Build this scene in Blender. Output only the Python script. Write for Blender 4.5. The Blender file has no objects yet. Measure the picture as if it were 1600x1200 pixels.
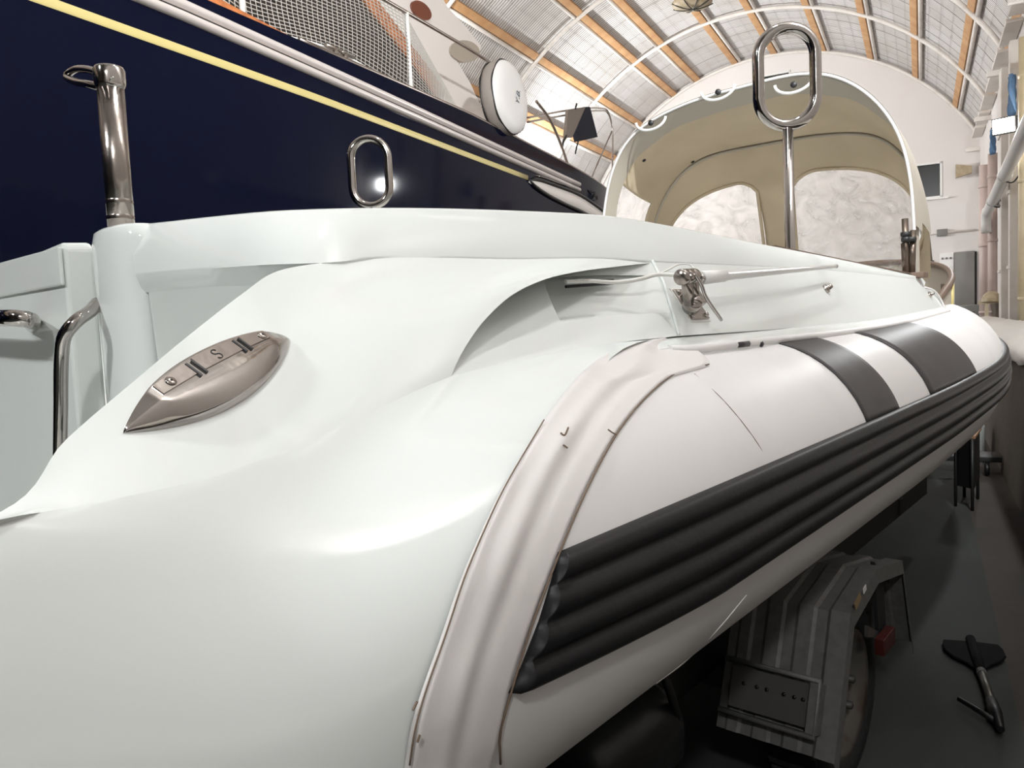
import bpy, bmesh, math, random
import numpy as np
from mathutils import Vector, Matrix
from mathutils.bvhtree import BVHTree

random.seed(7)
scene = bpy.context.scene
col = scene.collection

# ------------------------------------------------------------------ camera
# world frame: +Y runs along the inflatable boat towards its bow, +X to starboard
F, CX, CY = 1200.0, 800.0, 600.0           # focal length in pixels of the 1600x1200 frame
H = 1.62                                   # camera height in world z
YAW, PITCH, ROLL = math.radians(40.433), math.radians(4.29), 0.047
HALL = math.radians(12.2446)               # the hall axis lies this far left of the boat axis
FZ = 0.08                                  # floor level


def cam_basis():
    f = np.array([-math.sin(YAW)*math.cos(PITCH), math.cos(YAW)*math.cos(PITCH), -math.sin(PITCH)])
    r0 = np.array([math.cos(YAW), math.sin(YAW), 0.0])
    d0 = np.cross(f, r0)
    c, s = math.cos(ROLL), math.sin(ROLL)
    return c*r0 + s*d0, -s*r0 + c*d0, f


RGT, DWN, FWD = cam_basis()
cam_data = bpy.data.cameras.new('camera')
cam_data.sensor_width = 36.0
cam_data.lens = 36.0*F/1600.0
cam_data.clip_start = 0.02
cam = bpy.data.objects.new('camera', cam_data)
col.objects.link(cam)
M = Matrix(((RGT[0], -DWN[0], -FWD[0], 0), (RGT[1], -DWN[1], -FWD[1], 0), (RGT[2], -DWN[2], -FWD[2], H), (0, 0, 0, 1)))
cam.matrix_world = M
scene.camera = cam

# ------------------------------------------------------------------ world and exposure
world = bpy.data.worlds.new('world')
scene.world = world
world.use_nodes = True
world.node_tree.nodes['Background'].inputs['Color'].default_value = (0.9, 0.95, 1.0, 1)
world.node_tree.nodes['Background'].inputs['Strength'].default_value = 0.02
vs = scene.view_settings
vs.view_transform = 'Standard'
vs.look = 'None'
vs.exposure = 0.2
vs.gamma = 1.0
vs.use_curve_mapping = False

CH, SH = math.cos(HALL), math.sin(HALL)


def hw(x, y, z):
    """hall coordinates -> world"""
    return np.array([x*CH - y*SH, x*SH + y*CH, z])


LAMPS = [  # hall x, y, z, aim (hall), power, size
    ((-0.75, 2.6, 7.2), (-1.3, 2.0, 1.5), 90, 0.6),
    ((1.10, 13.95, 4.28), (-2.5, 5.0, 3.2), 60, 0.42),
    ((-3.2, -4.0, 6.2), (-1.6, 3.0, 1.8), 180, 0.55),
    ((-9.3, 9.0, 5.0), (-3.5, 14.0, 9.0), 460, 0.3),  # added fill light, out of view, brightens the vault
    ((-9.3, 19.0, 5.0), (-3.0, 22.0, 7.0), 580, 0.3),  # added out-of-view fill for the far roof and end wall
    ((1.12, -3.2, 4.8), (-0.9, 1.8, 1.0), 76, 0.5),
    ((1.15, 2.0, 5.2), (-4.5, 12.0, 8.8), 540, 0.3),  # unseen fill light added to lift the roof from the right
]

# ------------------------------------------------------------------ helpers


def ray(px, py):
    return RGT*(px-CX)/F + DWN*(py-CY)/F + FWD


def at(px, py, X=None, Y=None, Z=None, D=None, hx=None, hy=None):
    """the point of a sight line that lies at a known distance or in a known plane of the place"""
    k = ray(px, py)
    if X is not None: t = X/k[0]
    elif Y is not None: t = Y/k[1]
    elif Z is not None: t = (Z-H)/k[2]
    elif D is not None: t = D
    elif hx is not None: t = hx/(k[0]*CH + k[1]*SH)
    else: t = hy/(-k[0]*SH + k[1]*CH)
    return np.array([0, 0, H]) + t*k


def to_hall(p):
    return np.array([p[0]*CH + p[1]*SH, -p[0]*SH + p[1]*CH, p[2]])


def spline(pts, n):
    """Catmull-Rom through pts, n samples even in arc length"""
    P = np.array(pts, float)
    if len(P) == 2:
        t = np.linspace(0, 1, n)[:, None]
        return P[0]*(1-t) + P[1]*t
    Q = np.vstack([2*P[0]-P[1], P, 2*P[-1]-P[-2]])
    out = []
    m = 24
    for i in range(1, len(Q)-2):
        p0, p1, p2, p3 = Q[i-1], Q[i], Q[i+1], Q[i+2]
        # centripetal-ish tangents
        d01, d12, d23 = [max(np.linalg.norm(b-a), 1e-9)**0.5 for a, b in ((p0, p1), (p1, p2), (p2, p3))]
        m1 = (p2-p1) + d12*((p1-p0)/d01 - (p2-p0)/(d01+d12))
        m2 = (p2-p1) + d12*((p3-p2)/d23 - (p3-p1)/(d12+d23))
        t = np.linspace(0, 1, m, endpoint=False)[:, None]
        out.append((2*t**3-3*t**2+1)*p1 + (t**3-2*t**2+t)*m1 + (-2*t**3+3*t**2)*p2 + (t**3-t**2)*m2)
    C = np.vstack(out + [P[-1:]])
    L = np.concatenate([[0], np.cumsum(np.linalg.norm(np.diff(C, axis=0), axis=1))])
    s = np.linspace(0, L[-1], n)
    return np.stack([np.interp(s, L, C[:, k]) for k in range(3)], 1)


def coons(bottom, top, left, right, bulge=0.0, n=None):
    """surface through four boundary curves; bottom/top run left to right, left/right run bottom to top"""
    b, t, l, r = [np.array(c) for c in (bottom, top, left, right)]
    nu, nv = len(b), len(l)
    u = np.linspace(0, 1, nu)[:, None, None]
    v = np.linspace(0, 1, nv)[None, :, None]
    S = (1-v)*b[:, None] + v*t[:, None] + (1-u)*l[None] + u*r[None]
    S -= (1-u)*(1-v)*b[0] + u*(1-v)*b[-1] + (1-u)*v*t[0] + u*v*t[-1]
    return S


def grid_faces(nu, nv, off=0, closed_u=False, closed_v=False, flip=False):
    f = []
    for i in range(nu if closed_u else nu-1):
        for j in range(nv if closed_v else nv-1):
            a, b = i*nv + j, ((i+1) % nu)*nv + j
            c, d = ((i+1) % nu)*nv + (j+1) % nv, i*nv + (j+1) % nv
            q = (a+off, b+off, c+off, d+off)
            f.append(q[::-1] if flip else q)
    return f


class MB:
    """collects shapes; build() makes ONE mesh object of them"""
    def __init__(s):
        s.v, s.f, s.sm = [], [], []

    def raw(s, v, f, smooth=True):
        o = len(s.v)
        s.v += [tuple(map(float, p)) for p in v]
        s.f += [tuple(i+o for i in q) for q in f]
        s.sm += [smooth]*len(f)
        return s

    def grid(s, G, closed_u=False, closed_v=False, flip=False, smooth=True):
        G = np.array(G)
        nu, nv = G.shape[:2]
        return s.raw(G.reshape(-1, 3), grid_faces(nu, nv, 0, closed_u, closed_v, flip), smooth)

    def tube(s, pts, r, n=12, closed=False, cap=True):
        P = np.array(pts, float)
        m = len(P)
        R = np.full(m, r) if np.isscalar(r) else np.array(r)
        T = np.gradient(P, axis=0) if not closed else np.roll(P, -1, 0)-np.roll(P, 1, 0)
        T /= np.linalg.norm(T, axis=1)[:, None]
        a = np.array([0, 0, 1.0]) if abs(T[0][2]) < 0.9 else np.array([1.0, 0, 0])
        N = np.cross(T[0], a); N /= np.linalg.norm(N)
        rings = []
        for i in range(m):
            N = N - T[i]*(N@T[i]); N /= np.linalg.norm(N)
            Bn = np.cross(T[i], N)
            th = np.linspace(0, 2*math.pi, n, endpoint=False)
            rings.append(P[i] + R[i]*(np.cos(th)[:, None]*N + np.sin(th)[:, None]*Bn))
        s.grid(rings, closed_u=closed, closed_v=True)
        if cap and not closed:
            s.raw(rings[0], [tuple(range(n))], False)
            s.raw(rings[-1], [tuple(range(n))[::-1]], False)
        return s

    def box(s, c, size, ax=None, bevel=0.0):
        """box centred at c; ax = 3 axis vectors"""
        c = np.array(c, float); h = np.array(size, float)/2
        A = np.eye(3) if ax is None else np.array([np.array(a, float)/np.linalg.norm(a) for a in ax])
        bm = bmesh.new()
        bmesh.ops.create_cube(bm, size=2.0)
        for v in bm.verts:
            v.co = Vector((v.co.x*h[0], v.co.y*h[1], v.co.z*h[2]))
        if bevel > 0:
            bmesh.ops.bevel(bm, geom=list(bm.edges), offset=bevel, segments=2, affect='EDGES', profile=0.7)
        bm.verts.index_update()
        V = [c + v.co.x*A[0] + v.co.y*A[1] + v.co.z*A[2] for v in bm.verts]
        Fc = [tuple(v.index for v in f.verts) for f in bm.faces]
        bm.free()
        return s.raw(V, Fc, bevel > 0)

    def prism(s, poly, vec, smooth=False):
        """closed polygon (list of 3d points) pushed along vec"""
        P = [np.array(p, float) for p in poly]; v = np.array(vec, float); n = len(P)
        s.raw(P + [p+v for p in P], [tuple(range(n)), tuple(range(2*n-1, n-1, -1))], False)
        s.raw(P + [p+v for p in P], [(i, (i+1) % n, n+(i+1) % n, n+i) for i in range(n)], smooth)
        return s

    def lathe(s, c, axis, prof, n=32):
        """profile (r, h) turned about the axis through c"""
        c = np.array(c, float); ax = np.array(axis, float); ax /= np.linalg.norm(ax)
        a = np.array([0, 0, 1.0]) if abs(ax[2]) < 0.9 else np.array([1.0, 0, 0])
        e1 = np.cross(ax, a); e1 /= np.linalg.norm(e1); e2 = np.cross(ax, e1)
        th = np.linspace(0, 2*math.pi, n, endpoint=False)
        G = [c + h*ax + r*(np.cos(th)[:, None]*e1 + np.sin(th)[:, None]*e2) for r, h in prof]
        s.grid(G, closed_v=True)
        return s

    def build(s, name, mat, parent=None, sharp=None, solid=None):
        me = bpy.data.meshes.new(name)
        og = ORG.get(parent.name, np.zeros(3)) if parent else np.zeros(3)
        me.from_pydata([tuple(np.array(p)-og) for p in s.v], [], s.f)
        me.polygons.foreach_set('use_smooth', s.sm)
        bm = bmesh.new(); bm.from_mesh(me)
        bmesh.ops.remove_doubles(bm, verts=bm.verts, dist=1e-5)
        bmesh.ops.recalc_face_normals(bm, faces=bm.faces)
        bm.to_mesh(me); bm.free()
        if sharp:
            me.set_sharp_from_angle(angle=math.radians(sharp))
        me.materials.append(mat)
        o = bpy.data.objects.new(name, me)
        col.objects.link(o)
        if parent:
            o.parent = parent
        ORG[o.name] = og
        if solid:
            md = o.modifiers.new('thickness', 'SOLIDIFY'); md.thickness = solid; md.offset = -1
        return o


ORG = {}


def tag(o, label=None, cat=None, group=None, kind=None):
    if label: o['label'] = label
    if cat: o['category'] = cat
    if group: o['group'] = group
    if kind: o['kind'] = kind
    return o


def thing(name, loc, label, cat, group=None):
    o = bpy.data.objects.new(name, None)
    col.objects.link(o)
    o.location = tuple(map(float, loc))
    o.empty_display_size = 0.1
    ORG[o.name] = np.array(loc, float)
    return tag(o, label, cat, group)


def piece(name, mesh, parent, world_loc, rot=None, scale=None):
    """a piece that shares mesh data with its like"""
    o = bpy.data.objects.new(name, mesh)
    col.objects.link(o)
    o.parent = parent
    o.location = tuple(np.array(world_loc, float)-ORG.get(parent.name, np.zeros(3)))
    if rot is not None: o.rotation_euler = rot
    if scale is not None: o.scale = scale
    ORG[o.name] = ORG.get(parent.name, np.zeros(3))
    return o


def mesh_of(mb, name, mat, sharp=None):
    o = mb.build(name, mat, None, sharp)
    me = o.data
    bpy.data.objects.remove(o)
    return me


# ------------------------------------------------------------------ materials
def mat(name, color, rough=0.5, metal=0.0, coat=0.0, spec=0.5, bump=None, vary=None, subsurf=None):
    """bump=(scale, strength, detail); vary=(scale, colour2, low, high)"""
    m = bpy.data.materials.new(name); m.use_nodes = True
    nt = m.node_tree; b = nt.nodes['Principled BSDF']
    b.inputs['Base Color'].default_value = (*color, 1)
    b.inputs['Roughness'].default_value = rough
    b.inputs['Metallic'].default_value = metal
    b.inputs['Coat Weight'].default_value = coat
    b.inputs['Coat Roughness'].default_value = 0.04
    b.inputs['Specular IOR Level'].default_value = spec
    tc = nt.nodes.new('ShaderNodeTexCoord')
    if vary:
        n = nt.nodes.new('ShaderNodeTexNoise'); n.inputs['Scale'].default_value = vary[0]; n.inputs['Detail'].default_value = 6
        nt.links.new(tc.outputs['Object'], n.inputs['Vector'])
        r = nt.nodes.new('ShaderNodeValToRGB')
        r.color_ramp.elements[0].position = vary[2]; r.color_ramp.elements[0].color = (*color, 1)
        r.color_ramp.elements[1].position = vary[3]; r.color_ramp.elements[1].color = (*vary[1], 1)
        nt.links.new(n.outputs['Fac'], r.inputs['Fac']); nt.links.new(r.outputs['Color'], b.inputs['Base Color'])
    if bump:
        n2 = nt.nodes.new('ShaderNodeTexNoise'); n2.inputs['Scale'].default_value = bump[0]
        n2.inputs['Detail'].default_value = bump[2] if len(bump) > 2 else 3
        nt.links.new(tc.outputs['Object'], n2.inputs['Vector'])
        bp = nt.nodes.new('ShaderNodeBump'); bp.inputs['Strength'].default_value = bump[1]; bp.inputs['Distance'].default_value = 0.01
        nt.links.new(n2.outputs['Fac'], bp.inputs['Height']); nt.links.new(bp.outputs['Normal'], b.inputs['Normal'])
    return m


GEL = mat('white_gelcoat', (0.755, 0.785, 0.765), 0.07, bump=(9, 0.015, 1))
GEL2 = mat('white_gelcoat_satin', (0.72, 0.745, 0.72), 0.12, bump=(9, 0.015, 1))
HYP = mat('tube_fabric', (0.69, 0.67, 0.655), 0.42, spec=0.35, vary=(3, (0.63, 0.605, 0.59), 0.5, 0.8), bump=(60, 0.02, 4))
HYPS = mat('tube_fabric_strap', (0.69, 0.66, 0.64), 0.45, vary=(6, (0.56, 0.52, 0.495), 0.55, 0.9), bump=(40, 0.05, 4))
BAND = mat('grey_tube_band', (0.036, 0.033, 0.033), 0.45, spec=0.3, vary=(8, (0.055, 0.051, 0.051), 0.45, 0.8), bump=(80, 0.03, 4))
RUB = mat('black_rubber', (0.014, 0.0135, 0.014), 0.36, bump=(70, 0.04, 4))
RUBG = mat('strake_rubber', (0.009, 0.0088, 0.0095), 0.45, spec=0.2, vary=(5, (0.013, 0.012, 0.012), 0.45, 0.8), bump=(50, 0.05, 4))
SEAM = mat('seam_glue', (0.16, 0.11, 0.075), 0.7)
SEAMW = mat('seam_white', (0.8, 0.78, 0.75), 0.6)
CHR = mat('polished_stainless', (0.44, 0.41, 0.385), 0.09, metal=1.0, bump=(40, 0.03, 2))
CHRD = mat('brushed_stainless', (0.36, 0.32, 0.29), 0.22, metal=1.0, bump=(60, 0.05, 3))
DARKM = mat('dark_metal', (0.03, 0.03, 0.03), 0.5, metal=0.4)
BRZ = mat('bronze_strut', (0.16, 0.125, 0.10), 0.3, metal=0.8)
CANV = mat('beige_canvas', (0.56, 0.465, 0.335), 0.85, vary=(2.2, (0.47, 0.385, 0.27), 0.4, 0.75), bump=(4, 0.7, 4))
CANG = mat('grey_canvas', (0.43, 0.39, 0.33), 0.75, bump=(9, 0.2, 5))
TRIM = mat('brown_trim', (0.13, 0.085, 0.06), 0.5)
WHT = mat('white_paint', (0.78, 0.77, 0.74), 0.35)
CABLE = mat('white_cable', (0.70, 0.69, 0.65), 0.4)
BLK = mat('black_plastic', (0.006, 0.006, 0.006), 0.45)
NAVY = mat('navy_gelcoat', (0.003, 0.004, 0.0135), 0.07, spec=0.09, bump=(0.9, 0.12, 1))
NAVYD = mat('navy_topside', (0.012, 0.014, 0.032), 0.3)
GOLD = mat('cove_stripe', (0.55, 0.46, 0.19), 0.35)
RAILM = mat('rubbing_rail', (0.62, 0.56, 0.53), 0.25, metal=0.2)
TEAK = mat('orange_teak', (0.50, 0.17, 0.05), 0.5, vary=(12, (0.30, 0.09, 0.03), 0.4, 0.7))
DKCAB = mat('dark_cabin_window', (0.03, 0.026, 0.023), 0.3)
ROOFM = mat('white_cabin', (0.74, 0.69, 0.65), 0.35)
NETM = mat('white_net', (0.58, 0.55, 0.51), 0.7)
CLOTHN = mat('navy_cloth', (0.006, 0.007, 0.016), 0.9, bump=(20, 0.2, 4))
CLOTHG = mat('taupe_cloth', (0.20, 0.165, 0.14), 0.9, bump=(20, 0.2, 4))
VINYL = mat('white_vinyl', (0.76, 0.74, 0.72), 0.45, bump=(5, 0.25, 3))
VINYLG = mat('grey_vinyl', (0.34, 0.30, 0.27), 0.55, bump=(6, 0.3, 3))
WOOD = mat('purlin_wood', (0.56, 0.33, 0.16), 0.7, vary=(3, (0.44, 0.22, 0.09), 0.35, 0.75), bump=(30, 0.2, 5))
PIPE = mat('white_steel_pipe', (0.72, 0.67, 0.62), 0.45, vary=(3, (0.55, 0.49, 0.43), 0.5, 0.85))
PIPEP = mat('pinkish_pipe', (0.56, 0.45, 0.41), 0.5, vary=(2, (0.46, 0.36, 0.32), 0.45, 0.8))
PIPEY = mat('yellowed_pipe', (0.60, 0.50, 0.33), 0.5, vary=(2, (0.35, 0.27, 0.15), 0.5, 0.85))
WALLM = mat('white_plaster', (0.73, 0.69, 0.665), 0.9, vary=(0.5, (0.64, 0.57, 0.53), 0.5, 0.9), bump=(8, 0.15, 6))
CONC = mat('concrete_wall', (0.215, 0.19, 0.165), 0.9, vary=(1.1, (0.12, 0.10, 0.085), 0.4, 0.75), bump=(14, 0.5, 7))
TARP = mat('white_plastic_sheet', (0.72, 0.69, 0.64), 0.3, bump=(7, 0.6, 6))
FLOORM = mat('painted_floor', (0.056, 0.060, 0.056), 0.8, vary=(0.8, (0.036, 0.037, 0.035), 0.4, 0.8), spec=0.12, bump=(15, 0.15, 5))
FLOOR_SHADE = mat('shaded_floor', (0.05, 0.042, 0.036), 0.85, vary=(1.4, (0.03, 0.026, 0.022), 0.4, 0.8), bump=(15, 0.3, 5))  # floor tone darkened for the shadow of the low wall
GALV = mat('galvanised_fender', (0.15, 0.145, 0.14), 0.55, metal=0.25, vary=(40, (0.12, 0.115, 0.11), 0.4, 0.7))
GALVD = mat('galvanised_frame', (0.10, 0.095, 0.09), 0.55, metal=0.5)
RIMM = mat('rusty_rim', (0.17, 0.155, 0.14), 0.5, metal=0.5, vary=(7, (0.10, 0.06, 0.03), 0.5, 0.7))
TYRE = mat('tyre', (0.012, 0.012, 0.012), 0.8, bump=(40, 0.2, 3))
REDP = mat('red_reflector', (0.06, 0.012, 0.01), 0.3)
AMBER = mat('amber_sticker', (0.28, 0.19, 0.09), 0.4)
DOORM = mat('grey_steel_door', (0.19, 0.18, 0.165), 0.55, vary=(1.5, (0.26, 0.25, 0.23), 0.4, 0.8))
GLASSD = mat('dark_window', (0.016, 0.018, 0.017), 0.25)
BLUE = mat('blue_rag', (0.10, 0.19, 0.33), 0.85, bump=(20, 0.3, 4))
HORN = mat('beige_box', (0.45, 0.37, 0.25), 0.6, vary=(8, (0.30, 0.22, 0.12), 0.4, 0.8))
ALU = mat('paddle_shaft', (0.16, 0.15, 0.13), 0.4, metal=0.7)
CARD = mat('plywood', (0.45, 0.25, 0.14), 0.7, vary=(5, (0.36, 0.19, 0.10), 0.4, 0.7))
CABG = mat('grey_cabinet', (0.30, 0.31, 0.29), 0.5)
INKM = mat('ink', (0.12, 0.13, 0.16), 0.7)


def roof_material():
    m = bpy.data.materials.new('corrugated_sheet'); m.use_nodes = True
    nt = m.node_tree; b = nt.nodes['Principled BSDF']
    uv = nt.nodes.new('ShaderNodeUVMap')
    sep = nt.nodes.new('ShaderNodeSeparateXYZ'); nt.links.new(uv.outputs['UV'], sep.inputs[0])
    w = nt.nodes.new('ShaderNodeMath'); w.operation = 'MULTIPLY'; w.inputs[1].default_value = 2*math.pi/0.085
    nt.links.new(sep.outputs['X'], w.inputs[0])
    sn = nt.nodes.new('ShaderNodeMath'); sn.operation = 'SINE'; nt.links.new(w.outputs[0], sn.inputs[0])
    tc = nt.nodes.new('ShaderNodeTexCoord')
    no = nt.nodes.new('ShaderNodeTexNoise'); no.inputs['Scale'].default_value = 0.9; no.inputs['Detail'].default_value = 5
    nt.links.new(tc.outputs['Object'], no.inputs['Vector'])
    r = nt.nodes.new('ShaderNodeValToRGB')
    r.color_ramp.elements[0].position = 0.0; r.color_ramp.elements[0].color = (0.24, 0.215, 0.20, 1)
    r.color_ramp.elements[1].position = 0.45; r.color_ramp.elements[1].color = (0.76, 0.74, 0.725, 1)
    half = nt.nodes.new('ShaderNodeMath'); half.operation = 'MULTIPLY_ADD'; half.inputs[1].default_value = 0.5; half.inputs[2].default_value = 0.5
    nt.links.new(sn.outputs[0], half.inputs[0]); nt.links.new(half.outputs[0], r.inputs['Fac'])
    mix = nt.nodes.new('ShaderNodeMixRGB'); mix.blend_type = 'MULTIPLY'
    r2 = nt.nodes.new('ShaderNodeValToRGB')
    r2.color_ramp.elements[0].position = 0.35; r2.color_ramp.elements[0].color = (0.86, 0.83, 0.80, 1)
    r2.color_ramp.elements[1].position = 0.6; r2.color_ramp.elements[1].color = (1, 1, 1, 1)
    nt.links.new(no.outputs['Fac'], r2.inputs['Fac'])
    mix.inputs[0].default_value = 1.0
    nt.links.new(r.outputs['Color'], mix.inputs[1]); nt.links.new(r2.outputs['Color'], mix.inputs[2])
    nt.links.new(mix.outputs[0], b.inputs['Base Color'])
    bp = nt.nodes.new('ShaderNodeBump'); bp.inputs['Strength'].default_value = 0.6; bp.inputs['Distance'].default_value = 0.01
    nt.links.new(half.outputs[0], bp.inputs['Height']); nt.links.new(bp.outputs['Normal'], b.inputs['Normal'])
    b.inputs['Roughness'].default_value = 0.5
    return m


def clear_plastic():
    m = bpy.data.materials.new('crumpled_clear_plastic'); m.use_nodes = True
    nt = m.node_tree; nt.nodes.remove(nt.nodes['Principled BSDF'])
    out = nt.nodes['Material Output']
    tr = nt.nodes.new('ShaderNodeBsdfTransparent'); tr.inputs[0].default_value = (0.94, 0.93, 0.92, 1)
    gl = nt.nodes.new('ShaderNodeBsdfPrincipled'); gl.inputs['Base Color'].default_value = (0.75, 0.73, 0.72, 1)
    gl.inputs['Roughness'].default_value = 0.12
    gl.inputs['Metallic'].default_value = 0.35
    tc = nt.nodes.new('ShaderNodeTexCoord')
    n = nt.nodes.new('ShaderNodeTexNoise'); n.inputs['Scale'].default_value = 5; n.inputs['Detail'].default_value = 4; n.inputs['Distortion'].default_value = 1.5
    nt.links.new(tc.outputs['Object'], n.inputs['Vector'])
    bp = nt.nodes.new('ShaderNodeBump'); bp.inputs['Strength'].default_value = 0.9; bp.inputs['Distance'].default_value = 0.05
    nt.links.new(n.outputs['Fac'], bp.inputs['Height']); nt.links.new(bp.outputs['Normal'], gl.inputs['Normal'])
    r = nt.nodes.new('ShaderNodeValToRGB')
    r.color_ramp.elements[0].position = 0.35; r.color_ramp.elements[0].color = (0.15,)*3 + (1,)
    r.color_ramp.elements[1].position = 0.75; r.color_ramp.elements[1].color = (0.6,)*3 + (1,)
    nt.links.new(n.outputs['Fac'], r.inputs['Fac'])
    mx = nt.nodes.new('ShaderNodeMixShader')
    nt.links.new(r.outputs['Color'], mx.inputs[0]); nt.links.new(tr.outputs[0], mx.inputs[1]); nt.links.new(gl.outputs[0], mx.inputs[2])
    nt.links.new(mx.outputs[0], out.inputs[0])
    return m


def emissive(name, color, strength):
    m = bpy.data.materials.new(name); m.use_nodes = True
    b = m.node_tree.nodes['Principled BSDF']
    b.inputs['Base Color'].default_value = (1, 1, 1, 1)
    b.inputs['Emission Color'].default_value = (*color, 1)
    b.inputs['Emission Strength'].default_value = strength
    return m


ROOF = roof_material()
CLEAR = clear_plastic()
LAMPG = emissive('lamp_glass', (1.0, 0.97, 0.93), 30)

# ================================================================== the hall
AX, AR, AZC = -4.09, 6.33, 3.12          # arch centre (hall x), radius, centre height
XL, XR = -9.6, 1.43                      # side walls
Y0, Y1 = -9.0, 25.0
SPR = AZC + math.sqrt(AR**2-(XR-AX)**2)  # springing height
BAYS = [25.0 - 3.9*i for i in range(9)]  # arch positions


def arch(a, y, r=AR):
    """a = angle from the crown, positive to the right wall"""
    return hw(AX + r*math.sin(a), y, AZC + r*math.cos(a))


A_R = math.asin((XR-AX)/AR)
A_L = math.asin((XL-AX)/AR)


def struct(mb, name, m, parent=None, sharp=None):
    o = mb.build(name, m, parent, sharp)
    if parent is None:
        o['kind'] = 'structure'
    return o


# floor: painted aisle and a darker strip colouring in the low wall's shadow
fl = MB().prism([hw(XL, Y0, FZ-0.1), hw(0.31, Y0, FZ-0.1), hw(0.31, Y1, FZ-0.1), hw(XL, Y1, FZ-0.1)], (0, 0, 0.1))
floor = struct(fl, 'floor', FLOORM)
fl2 = MB().prism([hw(0.31, Y0, FZ-0.1), hw(XR, Y0, FZ-0.1), hw(XR, Y1, FZ-0.1), hw(0.31, Y1, FZ-0.1)], (0, 0, 0.097))
struct(fl2, 'floor_shadow_strip', FLOOR_SHADE, floor)


def wall(name, pts, vec, m=WALLM):
    return struct(MB().prism(pts, vec), name, m)


ex = hw(1, 0, 0); ey = hw(0, 1, 0)
wall('wall_right', [hw(XR, Y0, FZ), hw(XR, Y1, FZ), hw(XR, Y1, SPR), hw(XR, Y0, SPR)], ex*0.25)
wall('wall_left', [hw(XL, Y0, FZ), hw(XL, Y1, FZ), hw(XL, Y1, SPR), hw(XL, Y0, SPR)], -ex*0.25)
back = [hw(XL, Y0, FZ), hw(XR, Y0, FZ)] + [arch(a, Y0) for a in np.linspace(A_R, A_L, 33)]
wall('wall_back', back, -ey*0.25, mat('dark_back_wall', (0.06, 0.055, 0.05), 0.7))  # unseen wall, coloured dark so the polished metal reflects less light


# end wall with two real openings (window and vent slot)
def end_wall():
    holes = [(-0.16, 0.50, 4.68, 5.62), (-4.36, -3.45, 8.60, 8.86)]
    xs = sorted(set(list(np.linspace(XL, XR, 56)) + [h for q in holes for h in q[:2]]))
    zlev = sorted(set([FZ, 1.5, 3.0, 4.0, 4.68, 5.62, 6.2, 6.8]))
    mb = MB()

    def top(x):
        return AZC + math.sqrt(max((AR+0.09)**2-(x-AX)**2, 0))
    for x0, x1 in zip(xs[:-1], xs[1:]):
        xm = (x0+x1)/2
        zs = [FZ] + sorted(z for q in holes if q[0] < xm < q[1] for z in q[2:]) + [None]
        for k in range(0, len(zs), 2):
            za = zs[k]; zb = zs[k+1]
            p = [hw(x0, Y1, za), hw(x1, Y1, za), hw(x1, Y1, top(x1) if zb is None else zb), hw(x0, Y1, top(x0) if zb is None else zb)]
            mb.prism(p, ey*0.22)
    return mb


WE = struct(end_wall(), 'wall_end', WALLM)
# window: frame, sill, dark pane
w1 = MB()
for x in (-0.16, 0.50):
    w1.box(hw(x, Y1+0.01, 5.15), (0.05, 0.06, 0.99), (ex, ey, (0, 0, 1)))
for z in (4.68, 5.62):
    w1.box(hw(0.17, Y1+0.01, z), (0.71, 0.06, 0.05), (ex, ey, (0, 0, 1)))
W1 = struct(w1, 'window_1', WHT)
MB().box(hw(0.17, Y1+0.12, 5.15), (0.70, 0.02, 0.98), (ex, ey, (0, 0, 1))).build('pane', GLASSD, W1)
MB().box(hw(0.2, Y1-0.05, 4.63), (0.95, 0.14, 0.05), (ex, ey, (0, 0, 1))).build('window_sill', WHT, W1)
w2 = MB()
for x in (-4.36, -3.45):
    w2.box(hw(x, Y1+0.01, 8.73), (0.05, 0.05, 0.31), (ex, ey, (0, 0, 1)))
for z in (8.60, 8.86):
    w2.box(hw(-3.905, Y1+0.01, z), (0.96, 0.05, 0.05), (ex, ey, (0, 0, 1)))
W2 = struct(w2, 'window_2', WHT)
MB().box(hw(-3.905, Y1+0.12, 8.73), (0.95, 0.02, 0.29), (ex, ey, (0, 0, 1))).build('pane', GLASSD, W2)
# steel door, its dark gap, and a sign board beside it
dr = MB().box(hw(1.06, Y1-0.06, (3.1+FZ)/2), (0.48, 0.06, 3.1-FZ), (ex, ey, (0, 0, 1)), 0.01)
D1 = struct(dr, 'door_1', DOORM)
MB().box(hw(1.33, Y1-0.03, (3.08+FZ)/2), (0.05, 0.03, 3.08-FZ), (ex, ey, (0, 0, 1))).build('door_gap', BLK, D1)

# ------------------------------------------------------------------ vaulted ceiling: sheets, hoops, purlins
ceil_mb = MB()
G = [[arch(a, y, AR+0.10) for a in np.linspace(A_L, A_R, 49)] for y in (Y0, Y1+0.2)]
ceil_mb.grid(G)
CEIL = struct(ceil_mb, 'ceiling', WALLM)

PUR_PX = [(960, 246), (1002, 195), (1056, 151), (1092, 129), (1150, 104), (1210, 87), (1286, 83), (1360, 93), (1432, 119), (1493, 166), (1530, 208)]
PUR = []
for p in PUR_PX:
    h = to_hall(at(*p, hy=Y1)); PUR.append(math.atan2(h[0]-AX, h[2]-AZC))
PUR = [A_L] + PUR
EDG = PUR[:]
EDG[-1] = A_R


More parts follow.
